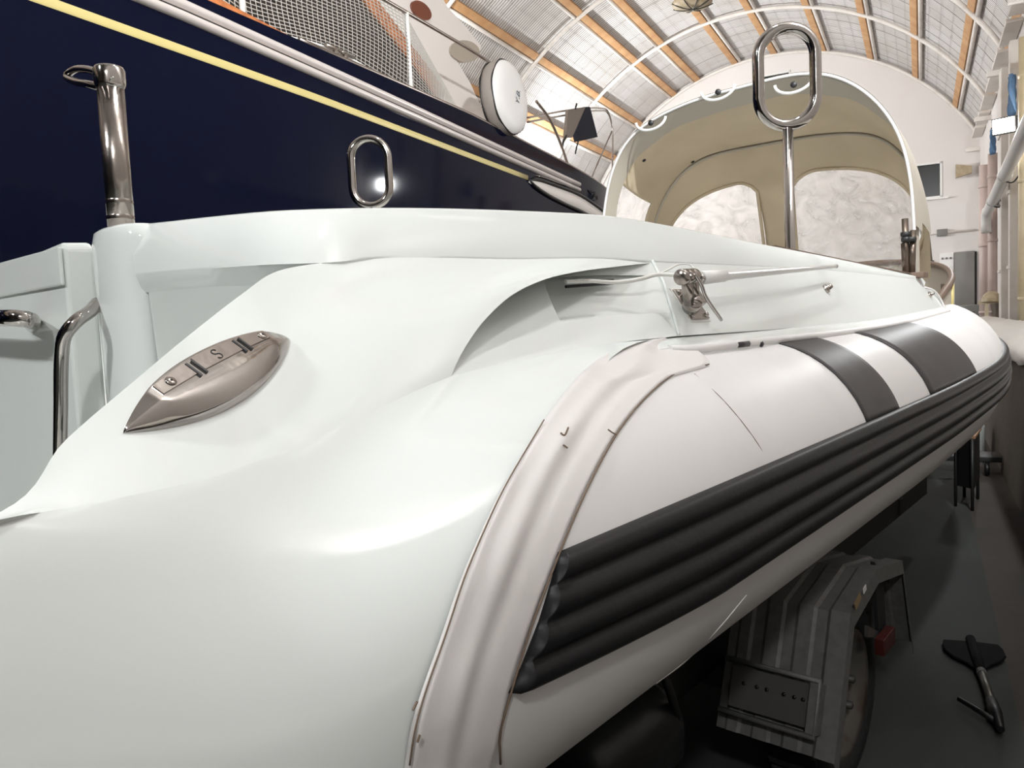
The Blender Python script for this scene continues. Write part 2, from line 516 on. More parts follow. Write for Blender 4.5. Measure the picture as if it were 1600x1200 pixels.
def sheet_mesh(a0, a1, name):
    """one roof sheet spanning a bay (local y 0..3.9), with UV x in metres along the hall"""
    n = 5
    V, Fc = [], []
    for y in (0.0, 3.9):
        for a in np.linspace(a0, a1, n):
            V.append((AX+(AR+0.075)*math.sin(a), y, AZC+(AR+0.075)*math.cos(a)))
    for j in range(n-1):
        Fc.append((j, j+1, n+j+1, n+j))
    me = bpy.data.meshes.new(name); me.from_pydata(V, [], Fc)
    uv = me.uv_layers.new(name='UVMap')
    for l in me.loops:
        v = V[l.vertex_index]; uv.data[l.index].uv = (v[1], math.atan2(v[0]-AX, v[2]-AZC)*AR)
    me.polygons.foreach_set('use_smooth', [True]*len(Fc))
    me.materials.append(ROOF)
    return me


sheets = [sheet_mesh(EDG[i]+0.002, EDG[i+1]-0.002, 'roof_sheet') for i in range(len(EDG)-1)]
for b in range(8):
    for me in sheets:
        piece('roof_sheet', me, CEIL, hw(0, BAYS[b+1], 0), (0, 0, HALL))

hoop_mb = MB().tube([(AX+(AR-0.03)*math.sin(a), 0, AZC+(AR-0.03)*math.cos(a)) for a in np.linspace(A_L, A_R, 60)], 0.048, 10)
hoop_me = mesh_of(hoop_mb, 'roof_hoop', PIPE)
for b in range(9):
    piece('roof_hoop', hoop_me, CEIL, hw(0, BAYS[b]-(0.06 if b == 0 else 0), 0), (0, 0, HALL))
thin_mb = MB()
for k, yy in enumerate((0.55, 1.1, 1.65, 2.2, 2.75, 3.3)):
    thin_mb.tube([(AX+(AR+0.045)*math.sin(a), yy, AZC+(AR+0.045)*math.cos(a)) for a in np.linspace(A_L, A_R, 48)], 0.0045, 4, cap=False)
for a in np.linspace(A_L, A_R, 46)[1:-1]:
    thin_mb.tube([(AX+(AR+0.055)*math.sin(a), y, AZC+(AR+0.055)*math.cos(a)) for y in (0, 3.9)], 0.0025, 4, cap=False)
WIREM = mat('mesh_wire', (0.33, 0.31, 0.295), 0.6)
thin_me = mesh_of(thin_mb, 'wire_mesh', WIREM)
for b in range(5):
    o = piece('wire_mesh', thin_me, CEIL, hw(0, BAYS[b+1], 0), (0, 0, HALL))
    o['kind'] = 'stuff'
# purlins: a wooden batten with a steel pipe beside it, one of each per bay
wood_me = mesh_of(MB().box((0, 1.95, 0), (0.17, 3.72, 0.09), None, 0.006), 'purlin_batten', WOOD)
pipe_me = mesh_of(MB().tube([(0, 0.05, 0), (0, 3.85, 0)], 0.045, 10), 'purlin_pipe', PIPE)
for b in range(5):
    for k, a in enumerate(PUR[1:]):
        rot = Matrix.Rotation(HALL, 4, 'Z') @ Matrix.Rotation(a, 4, 'Y')
        p = arch(a, BAYS[b+1]+0.02, AR+0.02)
        piece('purlin_batten', wood_me, CEIL, p, rot.to_euler())
        sgn = -1 if k < 4 else 1
        p2 = arch(a+sgn*0.024, BAYS[b+1], AR+0.015)
        piece('purlin_pipe', pipe_me, CEIL, p2, rot.to_euler())

# ------------------------------------------------------------------ low concrete wall on the right, its top under plastic sheeting
LWX, LWT = 0.634, 1.22
lw = MB().prism([hw(LWX, -2.0, FZ), hw(LWX+0.05, -2.0, LWT), hw(1.12, -2.0, LWT), hw(1.12, -2.0, FZ)], ey*19)
wl = struct(lw, 'wall_low', CONC)
rows = []
rng = np.random.RandomState(3)
for y in np.linspace(-2, 17, 150):
    w_ = 0.012*math.sin(y*3.1) + 0.01*math.sin(y*7.7+1)
    prof = [(LWX+0.025, LWT-0.07+w_), (LWX+0.02, LWT-0.02), (LWX+0.04, LWT+0.04), (LWX+0.12, LWT+0.085+w_), (LWX+0.22, LWT+0.13+0.5*w_), (LWX+0.35, LWT+0.16-w_), (1.10, LWT+0.17)]
    rows.append([hw(a+rng.uniform(-0.006, 0.006), y, z+rng.uniform(-0.007, 0.007)) for a, z in prof])
tp = MB().grid(rows).build('plastic_sheet', TARP)
tag(tp, 'white plastic sheeting draped over the top of the low concrete wall', 'plastic sheet')

# ================================================================== the inflatable boat
CLX = -2.05                              # centre line of the boat
TX, TZ, TR = -0.865, 1.235, 0.315          # starboard tube axis and radius
boat = thing('inflatable_boat', (CLX, 3.0, FZ), 'white inflatable boat with black rubbing strake and beige sprayhood on a trailer', 'boat')


def hit_cyl(px, py, r):
    """where a sight line meets the straight aft part of the tube -> (angle up from the outboard side, y)"""
    k = ray(px, py); o = np.array([0, 0, H])
    a, b = o[0]-TX, o[2]-TZ
    A = k[0]**2+k[2]**2; Bq = a*k[0]+b*k[2]; C = a*a+b*b-r*r
    t = (-Bq-math.sqrt(max(Bq*Bq-A*C, 0)))/A
    p = o+t*k
    return math.atan2(p[2]-TZ, p[0]-TX), p[1]


def cyl(phi, y, r):
    return np.array([TX+r*math.cos(phi), y, TZ+r*math.sin(phi)])


# --- the tube: one U-shaped inflatable collar
half = [(-0.865, 0.30, 1.235), (-0.865, 1.5, 1.235), (-0.865, 2.3, 1.235), (-0.865, 3.2, 1.240), (-0.885, 4.2, 1.265), (-0.99, 5.0, 1.30),
        (-1.2, 5.8, 1.34), (-1.55, 6.7, 1.38), (-1.85, 7.15, 1.40), (-2.05, 7.25, 1.405)]
path = half + [(2*CLX-x, y, z) for x, y, z in half[-2::-1]]
TP = spline(path, 240)
TT = np.gradient(TP, axis=0); TT /= np.linalg.norm(TT, axis=1)[:, None]
TO = np.cross(TT, (0, 0, 1.0)); TO /= np.linalg.norm(TO, axis=1)[:, None]      # outboard
TU = np.cross(TO, TT)


def on_tube(i, phi, r):
    return TP[i] + r*(math.cos(phi)*TO[i] + math.sin(phi)*TU[i])


def tube_strip(i0, i1, phis, rr):
    return [[on_tube(i, ph, r) for ph, r in zip(phis, rr)] for i in range(i0, i1)]


ph = np.linspace(0, 2*math.pi, 49)[:-1]
def y_index(y):
    return int(np.argmin(np.abs(TP[:110, 1]-y)))


# --- rubbing strake: four rounded ribs, cut obliquely at its aft end
def strake(side):
    n = 34
    s = np.linspace(0, 1, n)
    phis = np.radians(-12) + s*np.radians(31.5)
    rr = TR + 0.006 + 0.016*np.abs(np.sin(s*math.pi*4))**0.55
    rr[0] = rr[-1] = TR-0.004
    rows = []
    I = np.linspace(0, 119.5, 150)
    for i in I:
        a = int(i); fr = i-a; b = min(a+1, 239)
        row = []
        lift = np.radians(8)*max(0.0, min(1.0, (1.15-(TP[a, 1]*(1-fr)+TP[b, 1]*fr))/0.55))**1.3
        for p, r in zip(phis + lift*(1-s), rr):
            q = on_tube(a, p, r)*(1-fr) + on_tube(b, p, r)*fr
            row.append(q)
        rows.append(row)
    R = np.array(rows)
    # oblique aft end
    for j in range(n):
        yc = 0.615 + 0.125*s[j]
        R[:, j] = np.where((R[:, j, 1] < yc)[:, None], np.stack([R[:, j, 0], np.full(150, yc), R[:, j, 2]], 1), R[:, j])
    k = int(np.argmax(R[:, 0, 1] > 0.615)); k = max(k-1, 0)
    capn = R[k].copy()
    inner = np.array([on_tube(0, p, TR-0.01) for p in phis+np.radians(8)*(1-s)]); inner[:, 1] = 0.615+0.125*s
    R = np.concatenate([inner[None], R[k:]])
    if side < 0:
        R = R.copy(); R[:, :, 0] = 2*CLX-R[:, :, 0]
    return MB().grid(R)


strake(1).build('rubbing_strake', RUBG, boat)
strake(-1).build('rubbing_strake', RUBG, boat)


# --- dark bands wrapped round the tube
def band(y0, y1, side):
    rows = []
    for t in np.linspace(0, 1, 14):
        row = []
        for p in np.radians(np.linspace(19, 104, 26)):
            y = y0+(y1-y0)*t
            i = np.interp(y, TP[:110, 1], np.arange(110)); a = int(i); fr = i-a
            q = on_tube(a, p, TR+0.003)*(1-fr)+on_tube(a+1, p, TR+0.003)*fr
            if side < 0: q[0] = 2*CLX-q[0]
            row.append(q)
        rows.append(row)
    return MB().grid(rows)


for sd in (1, -1):
    tag(band(2.03, 2.34, sd).build('tube_band', BAND, boat, solid=0.002), 'narrow grey band')
    tag(band(2.72, 3.52, sd).build('tube_band', BAND, boat, solid=0.002), 'broad grey band')

# --- fabric strap over the joint of tube and moulded quarter
SL = [(640, 1196), (648, 1143), (663, 1087), (697, 990), (725, 905), (753, 837), (787, 764), (850, 656), (912, 582), (957, 549), (1031, 533)]
SR = [(782, 1194), (782, 1143), (796, 1092), (827, 990), (867, 883), (912, 775), (963, 679), (1014, 616), (1059, 582), (1108, 569)]


def edge_fn(px, r, extra):
    q = sorted([hit_cyl(x, y, r) for x, y in px] + [(math.radians(a), b) for a, b in extra])
    C_ = spline([(a, b, 0) for a, b in q], 300)
    a_s, b_s = C_[:, 0], C_[:, 1]
    return lambda a: float(np.interp(a, a_s, b_s))


uL = edge_fn(SL[:9], TR+0.004, [(-62, 0.42), (-35, 0.435), (78, 1.21), (83, 1.34), (86.2, 1.478)])
uR = edge_fn(SR[2:], TR+0.004, [(-62, 0.60), (-35, 0.595), (74, 1.56), (86, 1.60)])
GT = np.array(tube_strip(0, 240, ph, [TR]*48))
for j, p in enumerate(ph):           # the aft ends are cut along the joint, under the strap
    pa_ = (p+math.pi) % (2*math.pi)-math.pi
    if math.radians(-100) < pa_ < math.radians(120): yc = uL(min(max(pa_, math.radians(-62)), math.radians(86.2)))+0.03
    else: yc = 0.7
    for sl_ in (slice(0, 110), slice(130, 240)):
        GT[sl_, j, 1] = np.maximum(GT[sl_, j, 1], yc)
MB().grid(GT, closed_v=True).build('tube', HYP, boat)
PH0, PH1 = math.radians(-62), math.radians(86)
rows = []
for a in np.linspace(PH0, PH1, 60):
    row = []
    for k, s in enumerate(np.linspace(0, 1, 26)):
        bump = 0.0045*math.exp(-((s-0.34)/0.12)**2) - 0.002*math.exp(-((s-0.55)/0.1)**2)
        e = 0.004 if 0 < k < 25 else -0.002
        row.append(cyl(a, uL(a)+(uR(a)-uL(a))*s, TR+e+0.026*max(0.0, (math.degrees(a)-50)/36)**1.5*(1-0.6*s)+bump+0.002*math.sin(a*17+s*3)*math.exp(-((s-0.3)/0.2)**2)))
    rows.append(row)
MB().grid(rows).build('joint_strap', HYPS, boat)


def cyl_line(pts, r, rad, name, m, par=boat):
    P = [cyl(*hit_cyl(x, y, r)[:2], r) for x, y in pts]
    return MB().tube(spline(P, 60), rad, 6).build(name, m, par)


cyl_line(SR, TR+0.003, 0.0014, 'seam', SEAM)
cyl_line(SL[:8], TR+0.006, 0.0010, 'seam', SEAM)
cyl_line([(1085, 584), (1130, 625), (1175, 680), (1212, 741)], TR, 0.0008, 'seam', SEAM)
cyl_line([(1166, 930), (1120, 985), (1080, 1040), (1040, 1088)], TR, 0.0012, 'seam', SEAMW)
for q in ([(880, 695), (887, 700)], [(876, 676), (881, 680), (888, 668)], [(950, 671), (957, 676), (963, 679)], [(645, 1110), (652, 1096)], [(652, 1160), (656, 1148)]):
    cyl_line([q[0], q[-1]] if len(q) == 2 else q, TR+0.0105, 0.0013, 'scuff', SEAM)

# --- moulded quarter: crease, inner edge, soft upper edge and vent edge
CR = [(-0.62, -0.45, 1.44), (-0.62, -0.1, 1.475)] + [at(x, y, X=X) for x, y, X in (
    (0, 812, -.62), (80, 798, -.64), (200, 775, -.66), (340, 742, -.69), (480, 690, -.73), (600, 634, -.765), (705, 588, -.79))]
CR2 = [at(x, y, X=X) for x, y, X in ((705, 588, -.79), (830, 560, -.81), (901, 546, -.822), (960, 536, -.83), (1061, 525, -.85), (1150, 519, -.85), (1240, 512, -.86), (1370, 500, -.88), (1474, 480, -.93))]
UP = [(-0.675, -0.45, 1.465), (-0.665, -0.1, 1.493)] + [at(x, y, X=X) for x, y, X in (
    (0, 800, -.66), (100, 690, -.725), (210, 595, -.79), (300, 520, -.86), (380, 458, -.91), (430, 425, -.95), (500, 411, -.97), (600, 403, -.98), (700, 403, -.98), (800, 405, -.98), (938, 404, -.975), (1015, 411, -.97))]
VE = [at(x, y, X=X) for x, y, X in ((705, 588, -.79), (716, 562, -.802), (736, 528, -.822), (760, 497, -.84), (800, 461, -.865), (850, 437, -.89), (900, 425, -.915), (960, 417, -.945), (1015, 411, -.97))]
NU, NV = 150, 40
def by_y(C, ys_):
    return np.stack([np.interp(ys_, C[:, 1], C[:, k]) for k in range(3)], 1)


b_, t_, r_ = spline(CR, 500), spline(UP, 500), spline(VE, NV)
uu = np.linspace(0, 1, NU)
b_ = by_y(b_, np.interp(uu, [0, .6, 1], [-.45, .46, b_[-1, 1]]))
yq = np.where(uu < .6, np.interp(uu, [0, .6], [-.45, .46]), .46+(t_[-1, 1]-.46)*(0.34*np.clip((uu-.6)/.4, 0, 1)+0.66*np.clip((uu-.6)/.4, 0, 1)**2))
t_ = by_y(t_, yq)
vv = np.linspace(0, 1, NV)[None, :, None]
S = (1-vv)*b_[:, None] + vv*t_[:, None]
wq = np.clip((uu-.35)/.65, 0, 1)**2.2
S = S + wq[:, None, None]*(r_ - ((1-vv[0])*b_[-1]+vv[0]*t_[-1]))[None]
# gentle crown
v = np.linspace(0, 1, NV)[None, :, None]; u = np.linspace(0, 1, NU)[:, None, None]
S = S + np.array([0.35, -0.2, 0.9])*-0.004*np.sin(math.pi*v)*np.sin(math.pi*np.clip(u*1.0, 0, 1))**0.8
qm = MB().grid(S)
# rim of the vent: the skin turns inboard
rim = np.array([r_ + np.array([-1.0, 0.25, 0])*d for d in (0, 0.004, 0.03, 0.06)])
qm.grid(rim)
# inner edge rolls over and drops into the passage
kin = int(np.argmin(np.abs(t_[:, 0]+0.95)+np.abs(t_[:, 1]-0.60)))
ins = []
for d, z in ((0, 0), (-0.003, -0.001), (-0.006, -0.005), (-0.008, -0.012), (-0.009, -0.03), (-0.011, -0.10), (-0.014, -0.3), (-0.018, -0.62)):
    ins.append([p + np.array([d*1.0, d*-0.6, z]) for p in t_[:kin+4]])
qm.grid(ins)
# outer shoulder, flush with the tube: swept about the tube axis from the crease down
crf = spline(list(CR) + [CR2[1], CR2[2], CR2[3], at(1025, 530, X=-.842)], 200)
ca_y = crf[:, 1]; ca_phi = np.arctan2(crf[:, 2]-TZ, crf[:, 0]-TX); ca_r = np.hypot(crf[:, 2]-TZ, crf[:, 0]-TX)
ylast = crf[-1, 1]
sh_rows = []
for s_ in np.linspace(0, 1, 48):
    phe = ca_phi[-1]*(1-s_)+s_*math.radians(-62)
    yend = ylast if s_ == 0 else min(uL(min(phe, math.radians(86.2)))+0.012, ylast)
    row = []
    for w_ in np.linspace(0, 1, 90):
        y_ = -0.45+w_*(yend+0.45)
        pc_ = np.interp(y_, ca_y, ca_phi); rc_ = np.interp(y_, ca_y, ca_r)
        p_ = pc_*(1-s_)+s_*math.radians(-62)
        k_ = min(1.0, s_/0.18); k_ = k_*k_*(3-2*k_)
        fd_ = min(1.0, max(0.0, (yend-y_)/0.8)); fd_ = fd_*fd_*(3-2*fd_)
        cq = cyl(p_, y_, rc_*(1-k_)+(TR+0.001)*k_)
        P0 = np.array([np.interp(y_, ca_y, crf[:, 0]), y_, np.interp(y_, ca_y, crf[:, 2])])
        ux, uz = np.interp(y_, t_[:, 1], t_[:, 0]), np.interp(y_, t_[:, 1], t_[:, 2])
        ang = math.atan2(max(uz-P0[2], 0.01), max(P0[0]-ux, 0.005)) + math.radians(9)
        ang = min(max(ang, math.radians(40)), math.radians(58))
        P1 = np.array([-0.55, y_, P0[2]-(-0.55-P0[0])*math.tan(ang)]); P2 = np.array([-0.55, y_, 0.93])
        bq = (1-s_)**2*P0 + 2*s_*(1-s_)*P1 + s_*s_*P2
        row.append(cq*(1-fd_)+bq*fd_)
    sh_rows.append(row)
sh_rows = np.array(sh_rows)
for _ in range(45):                  # fair the shoulder
    sh_rows[1:-1, 1:-1] += 0.45*np.minimum(1, np.arange(1, 47)/10.0)[:, None, None]*((sh_rows[:-2, 1:-1]+sh_rows[2:, 1:-1]+sh_rows[1:-1, :-2]+sh_rows[1:-1, 2:])/4-sh_rows[1:-1, 1:-1])
qm.grid(sh_rows)
QM = qm.build('quarter_moulding', GEL, boat, sharp=50)

# --- side panel under and forward of the vent, with the air scoop
cr2 = CR2
top2_px = [(705, 587), (780, 470), (873, 421), (950, 416), (1019, 409)]
UPa = [at(x, y, X=X) for x, y, X in ((600, 403, -.98), (700, 403, -.98), (800, 405, -.98), (873, 405, -.977))]
UPa = [p + np.array([-0.095, 0.02, 0]) for p in UPa[:3]] + [UPa[3] + np.array([-0.06, 0.01, 0])]
UPb = [UPa[3], at(940, 405, X=-.977)+np.array([-0.03, 0, 0]), at(1019, 409, X=-.971)]
UPc = [at(x, y, X=X) for x, y, X in ((1019, 409, -.971), (1110, 413, -.976), (1200, 417, -.981), (1305, 423, -.986), (1430, 436, -.987))]
sp = MB()


def ruled(b, t, nu, vs, bow=0.0):
    b = spline(b, nu); t = spline(t, nu)
    return np.array([[b[i]*(1-v)+t[i]*v + np.array([bow*math.sin(math.pi*v), 0, 0]) for v in vs] for i in range(nu)])


sp.grid(ruled(cr2[0:3], UPa[1:], 30, np.linspace(0, 1, 30), -0.012))
vsq = np.concatenate([np.linspace(0, .30, 8), np.linspace(.301, .80, 16), np.linspace(.801, 1, 8)])
Gp = ruled(cr2[2:5], UPb, 40, vsq, -0.012)
for i in range(40):
    Gp[i, :, 0] += 0.012*np.sin(math.pi*vsq)*(i/39.0)
    d = 0.055*(1-i/39.0)**1.1
    Gp[i, 8:24, 0] -= d; Gp[i, 8:24, 1] += d*0.15
sp.grid(Gp)
# the closed aft side of the scoop
sp.raw([], [])
aft_in = Gp[0, 8:24]; aft_out = aft_in + np.array([0.055, -0.008, 0])
sp.grid([aft_out, aft_in])
sp.grid(ruled(cr2[4:], UPc, 60, np.linspace(0, 1, 16), 0.0))
# ledge down to the bead and flange onto the tube
BD = [at(x, y, X=X) for x, y, X in ((1045, 547, -.80), (1077, 547, -.79), (1162, 537, -.79), (1227, 530, -.795), (1300, 522, -.80), (1370, 512, -.81), (1430, 500, -.83), (1482, 486, -.87))]
fw = spline(cr2[1:], 70); bd = spline([cr2[1]+np.array([-0.01, 0, -0.05]), cr2[2]+np.array([0.0, 0, -0.045])]+BD, 70)
rp_ = np.clip(np.linspace(-0.3, 3.0, 70), 0, 1)[:, None]
ld_ = [fw+np.array([-0.008, 0, 0.002])*rp_-(1-rp_)*np.array([0, 0, 0.004]), fw*0.55+bd*0.45+np.array([0.006, 0, 0.006])*rp_, bd+np.array([0.004, 0, 0.006]), bd+np.array([0.008, 0, -0.01]), bd+np.array([0.0, 0, -0.07])]
sp.grid(ld_)
SP = sp.build('side_panel', GEL2, boat, sharp=40)
MB().tube(spline(BD, 80), 0.0115, 8).build('gunwale_bead', HYP, boat)
MB().tube([at(1019, 407, X=-.970), at(1037, 441, X=-.932), at(1061, 523, X=-.848)], 0.004, 6).build('panel_ridge', GEL, boat)
# scuffs on the bead
for x0, x1 in ((1150, 1168), (1186, 1189)):
    q = [at(x0, 539, X=-.785), at(x1, 537, X=-.785)]
    MB().tube(q, 0.0085, 8).build('scuff', BAND, boat)

# --- coaming: from the soft edge over the top and down inside
SOFT = [at(x, y, Y=Y) for x, y, Y in ((212, 430, .625), (267, 424, .63), (350, 418, .645), (430, 413, .662))] + \
       [at(x, y, X=X) for x, y, X in ((500, 411, -.97), (600, 403, -.98), (700, 403, -.98), (800, 405, -.98), (938, 404, -.975), (1019, 409, -.971),
                                      (1110, 413, -.976), (1200, 417, -.981), (1305, 423, -.986), (1430, 436, -.987))]
TOPE = [at(x, y, Y=Y) for x, y, Y in ((205, 353.5, .66), (267, 347, .668), (350, 338, .69), (430, 331, .72))] + \
       [at(x, y, X=X) for x, y, X in ((500, 328, -1.05), (600, 326, -1.04), (700, 327, -1.035), (800, 330, -1.03), (950, 338, -1.03), (1040, 352, -1.03), (1160, 376, -1.02), (1300, 403, -1.012), (1430, 431, -1.0))]
n = 110
a_, b2 = spline(SOFT, n), spline(TOPE, n)
rows = [a_ + np.array([-0.02, 0.02, -0.03]), a_]
for s in (0.04, 0.1, 0.25, 0.5, 0.75, 0.9, 0.97):
    rows.append(a_*(1-s)+b2*s + np.array([0.35, -0.35, 0.3])*0.012*math.sin(math.pi*s))
inw = np.array([-0.75, 0.45, 0])
for d, z in ((0.0, 0.0), (0.01, 0.003), (0.05, 0.002), (0.09, -0.004), (0.10, -0.02), (0.105, -0.2), (0.11, -0.75)):
    rows.append(b2 + inw*d + np.array([0, 0, z]))
CO = MB().grid(rows).build('coaming', GEL, boat, sharp=55)
# forward end piece of the coaming
e0, e1, e2 = at(1430, 431, X=-1.0), at(1474, 480, X=-.93), at(1430, 500, X=-.95)
MB().prism([at(1428, 434, X=-.99), at(1440, 433, X=-1.0), at(1446, 441, X=-.99), at(1444, 448, X=-.985), at(1462, 456, X=-.965), at(1476, 481, X=-.93), at(1440, 486, X=-.93)], (-0.03, 0.03, 0)).build('coaming_end', GEL2, boat)
MB().tube(spline([at(1444, 449, X=-.975), at(1460, 455, X=-.955), at(1470, 468, X=-.94), at(1476, 482, X=-.925)], 20), 0.006, 6).build('end_piping', HYP, boat)
# brown trim along the cockpit edge
tr_ = [at(1212, 388, X=-1.03), at(1260, 398, X=-1.025), at(1310, 408, X=-1.02), at(1370, 421, X=-1.012), at(1432, 434, X=-1.0)]
MB().tube(spline(tr_, 30), 0.006, 6).build('cockpit_trim', TRIM, boat)
MB().prism([at(1212, 386, X=-1.03), at(1432, 430, X=-1.01), at(1432, 430, X=-1.01)+np.array([-0.12, 0, 0]), at(1212, 386, X=-1.03)+np.array([-0.12, 0, 0])], (0, 0, 0.006)).build('cockpit_sill', TRIM, boat)

# --- aft bulkhead panel, socket column and gate
bp_top = spline(SOFT[:5], 24)
rows = []
for dy, z in ((0.0, 0.0), (0.012, -0.006), (0.02, -0.02), (0.035, -0.3), (0.05, -0.85)):
    rows.append(bp_top + np.array([0, dy, z]))
MB().grid(rows).build('bulkhead', GEL2, boat, sharp=45)
# column that carries the mooring post: a rounded pillar between bulkhead and gate
cc = at(177, 400, Y=.655)
ctop = at(186, 356, Y=.655)[2]
px_l, px_r = at(139, 420, Y=.63)[0], at(214, 420, Y=.63)[0]
cxm, crx = (px_l+px_r)/2, (px_r-px_l)/2
prof = [(0.02, 0.0), (0.8, -0.002), (0.93, -0.008), (1.0, -0.03), (1.0, -0.10), (0.97, -0.25), (0.95, -0.95)]
G = []
for k, dz in prof:
    th = np.linspace(0, 2*math.pi, 33)[:-1]
    G.append([np.array([cxm+crx*k*math.copysign(abs(math.cos(a))**0.75, math.cos(a)), .672+0.055*k*math.copysign(abs(math.sin(a))**0.75, math.sin(a)), ctop+dz]) for a in th])
MB().grid(G, closed_v=True).build('post_socket', GEL, boat)

pb, pt_ = at(190, 357, Y=.668), at(172, 132, Y=.672)
pdir = (pt_-pb)/np.linalg.norm(pt_-pb)
MBp = thing_post = MB().tube([pb-pdir*0.03, pt_], 0.0245, 24).build('mooring_post', CHRD, boat)
MB().lathe(pt_, pdir, [(0.0245, -0.01), (0.0275, -0.005), (0.0285, 0.0), (0.0285, 0.026), (0.026, 0.031), (0.0, 0.033)], 24).build('post_cap', CHR, MBp)
ring_c = at(133, 120, Y=.66)
rx, ry = np.array([1, 0.1, 0.0])*0.040, np.array([-0.3, 0.9, 0.25])*0.022
rg = [at(178, 127, Y=.668), at(160, 116, Y=.665), at(135, 108.5, Y=.66), at(115, 110, Y=.655), at(104, 119, Y=.65), at(118, 128, Y=.645), at(140, 132, Y=.645), at(158, 137, Y=.655)]
MB().tube(spline(rg, 50), 0.0075, 10).build('post_ring', CHR, MBp)
for z0 in (0.02, 0.05):
    MB().lathe(pb+pdir*z0, pdir, [(0.0245, -0.004), (0.0257, 0.0), (0.0245, 0.004)], 24).build('collar', CHRD, MBp)

# gate
gx0 = at(108, 490, Y=.60)[0]
gz = at(120, 371, Y=.60)[2]
poly = [np.array([gx0-1.0, .60, gz-0.004]), np.array([gx0-0.16, .60, gz-0.008]), np.array([gx0-0.012, .60, gz]), np.array([gx0, .60, gz-0.012]), np.array([gx0-0.002, .60, gz-0.15]), np.array([gx0-0.012, .60, gz-0.9]), np.array([gx0-1.0, .60, gz-0.9])]
gate = MB()
gate.prism(poly, (0.02, 0.05, 0))
gt = gate.build('stern_gate', GEL2, boat)
bv = gt.modifiers.new('soft_edges', 'BEVEL'); bv.width = 0.008; bv.segments = 3; bv.limit_method = 'ANGLE'
bz0 = at(60, 452, Y=.59)[2]
gb = MB().prism([np.array([gx0-1.0, .60, bz0]), np.array([gx0-0.003, .60, bz0]), np.array([gx0-0.003, .60, gz-0.01]), np.array([gx0-1.0, .60, gz-0.01])], (0, -0.008, 0)).build('gate_band', GEL2, gt)
bv = gb.modifiers.new('soft_edges', 'BEVEL'); bv.width = 0.007; bv.segments = 3
MB().box(((gx0+px_l)/2, .70, gz-0.47), (px_l-gx0+0.10, 0.02, 0.9), None, 0.004).build('gate_jamb', GEL2, boat)
hr = [at(-120, 497, Y=.52), at(-20, 497, Y=.52), at(20, 497, Y=.525), at(42, 499, Y=.54), at(50, 504, Y=.575), at(52, 508, Y=.602)]
MB().tube(spline(hr, 40), 0.0165, 16).build('handrail', CHR, gt)
# grab rail on the column beside the gate
gr = [at(152, 474, Y=.625), at(140, 487, Y=.60), at(118, 503, Y=.565), at(101, 525, Y=.55), at(96, 560, Y=.548), at(95, 640, Y=.548), at(94, 720, Y=.548), at(95, 790, Y=.55), at(104, 830, Y=.565), at(122, 850, Y=.60), at(140, 858, Y=.64)]
MB().tube(spline(gr, 70), 0.0125, 16).build('grab_rail', CHR, boat)

# --- passage floor, cockpit sole, hull
hl = MB()
stations = [(-0.45, 1.0), (1.0, 1.0), (2.5, 1.0), (4.0, 0.98), (5.2, 0.86), (6.2, 0.6), (6.9, 0.25), (7.1, 0.06)]
rows = []
for y, k in stations:
    rise = max(0, (y-3.5)/3.6)**2*0.35
    row = []
    for sx in (1, -1):
        pr = [(1.27, 0.98), (1.20, 0.88), (1.13, 0.86), (0.6, 0.68), (0.05, 0.50)]
        q = [np.array([CLX+sx*x*k, y, z+rise]) for x, z in pr]
        row += q if sx == 1 else q[::-1]
    rows.append(row)
hl.grid(spline_rows := np.array(rows))
hl.raw(rows[0], [tuple(range(10))], False)
hl.build('hull', GEL2, boat, sharp=35)
MB().prism([(-0.90, -0.4, 0.97), (-0.98, 4.6, 0.97), (-3.12, 4.6, 0.97), (-3.2, -0.4, 0.97)], (0, 0, 0.02)).build('deck', GEL2, boat)
# port side coaming, mirrored simply
pm = []
for (x, z) in ((-0.83, 1.53), (-0.85, 1.57), (-0.97, 1.75), (-1.03, 1.82), (-1.10, 1.82), (-1.11, 1.0)):
    pm.append([np.array([2*CLX-x, y, z - (0.05 if z > 1.7 and y > 3 else 0)]) for y in (0.4, 1.2, 2.4, 3.4, 4.5)])
MB().grid(pm).build('port_coaming', GEL, boat, sharp=40)

# --- pop-up cleat set in the quarter
S_bvh = BVHTree.FromPolygons([Vector(p) for p in S.reshape(-1, 3)], grid_faces(NU, NV))
P_all = np.array(ruled(cr2[4:], UPc, 60, np.linspace(0, 1, 16), 0.0))
P_bvh = BVHTree.FromPolygons([Vector(p) for p in P_all.reshape(-1, 3)], grid_faces(60, 16))


def hit(bvh, px, py):
    k = ray(px, py)
    loc, nor, i, d = bvh.ray_cast(Vector((0, 0, H)), Vector(k).normalized())
    if loc is None:
        return None, None
    if nor.dot(Vector(k)) > 0: nor = -nor
    return np.array(loc), np.array(nor)


c0, cn = hit(S_bvh, 322, 603)
ca, _ = hit(S_bvh, 192, 677); cb, _ = hit(S_bvh, 452, 531)
cl_mid = (ca+cb)/2
cax = (cb-ca); CL = np.linalg.norm(cax); cax /= CL
cnn = cn - cax*(cn@cax); cnn /= np.linalg.norm(cnn)
cay = np.cross(cnn, cax)
if cay@np.array([-1, 0, 0.3]) < 0: cay = -cay          # towards the inner edge
w_hit = []
for t in (0.25, 0.5, 0.75):
    pass
CW = CL*0.115


def cl_pt(s, t, h):
    """s along -1..1, t across -1..1 of the local half width"""
    return cl_mid + cax*s*CL/2 + cay*t*CW*(1-abs(s)**2.2)**0.9 + cnn*h


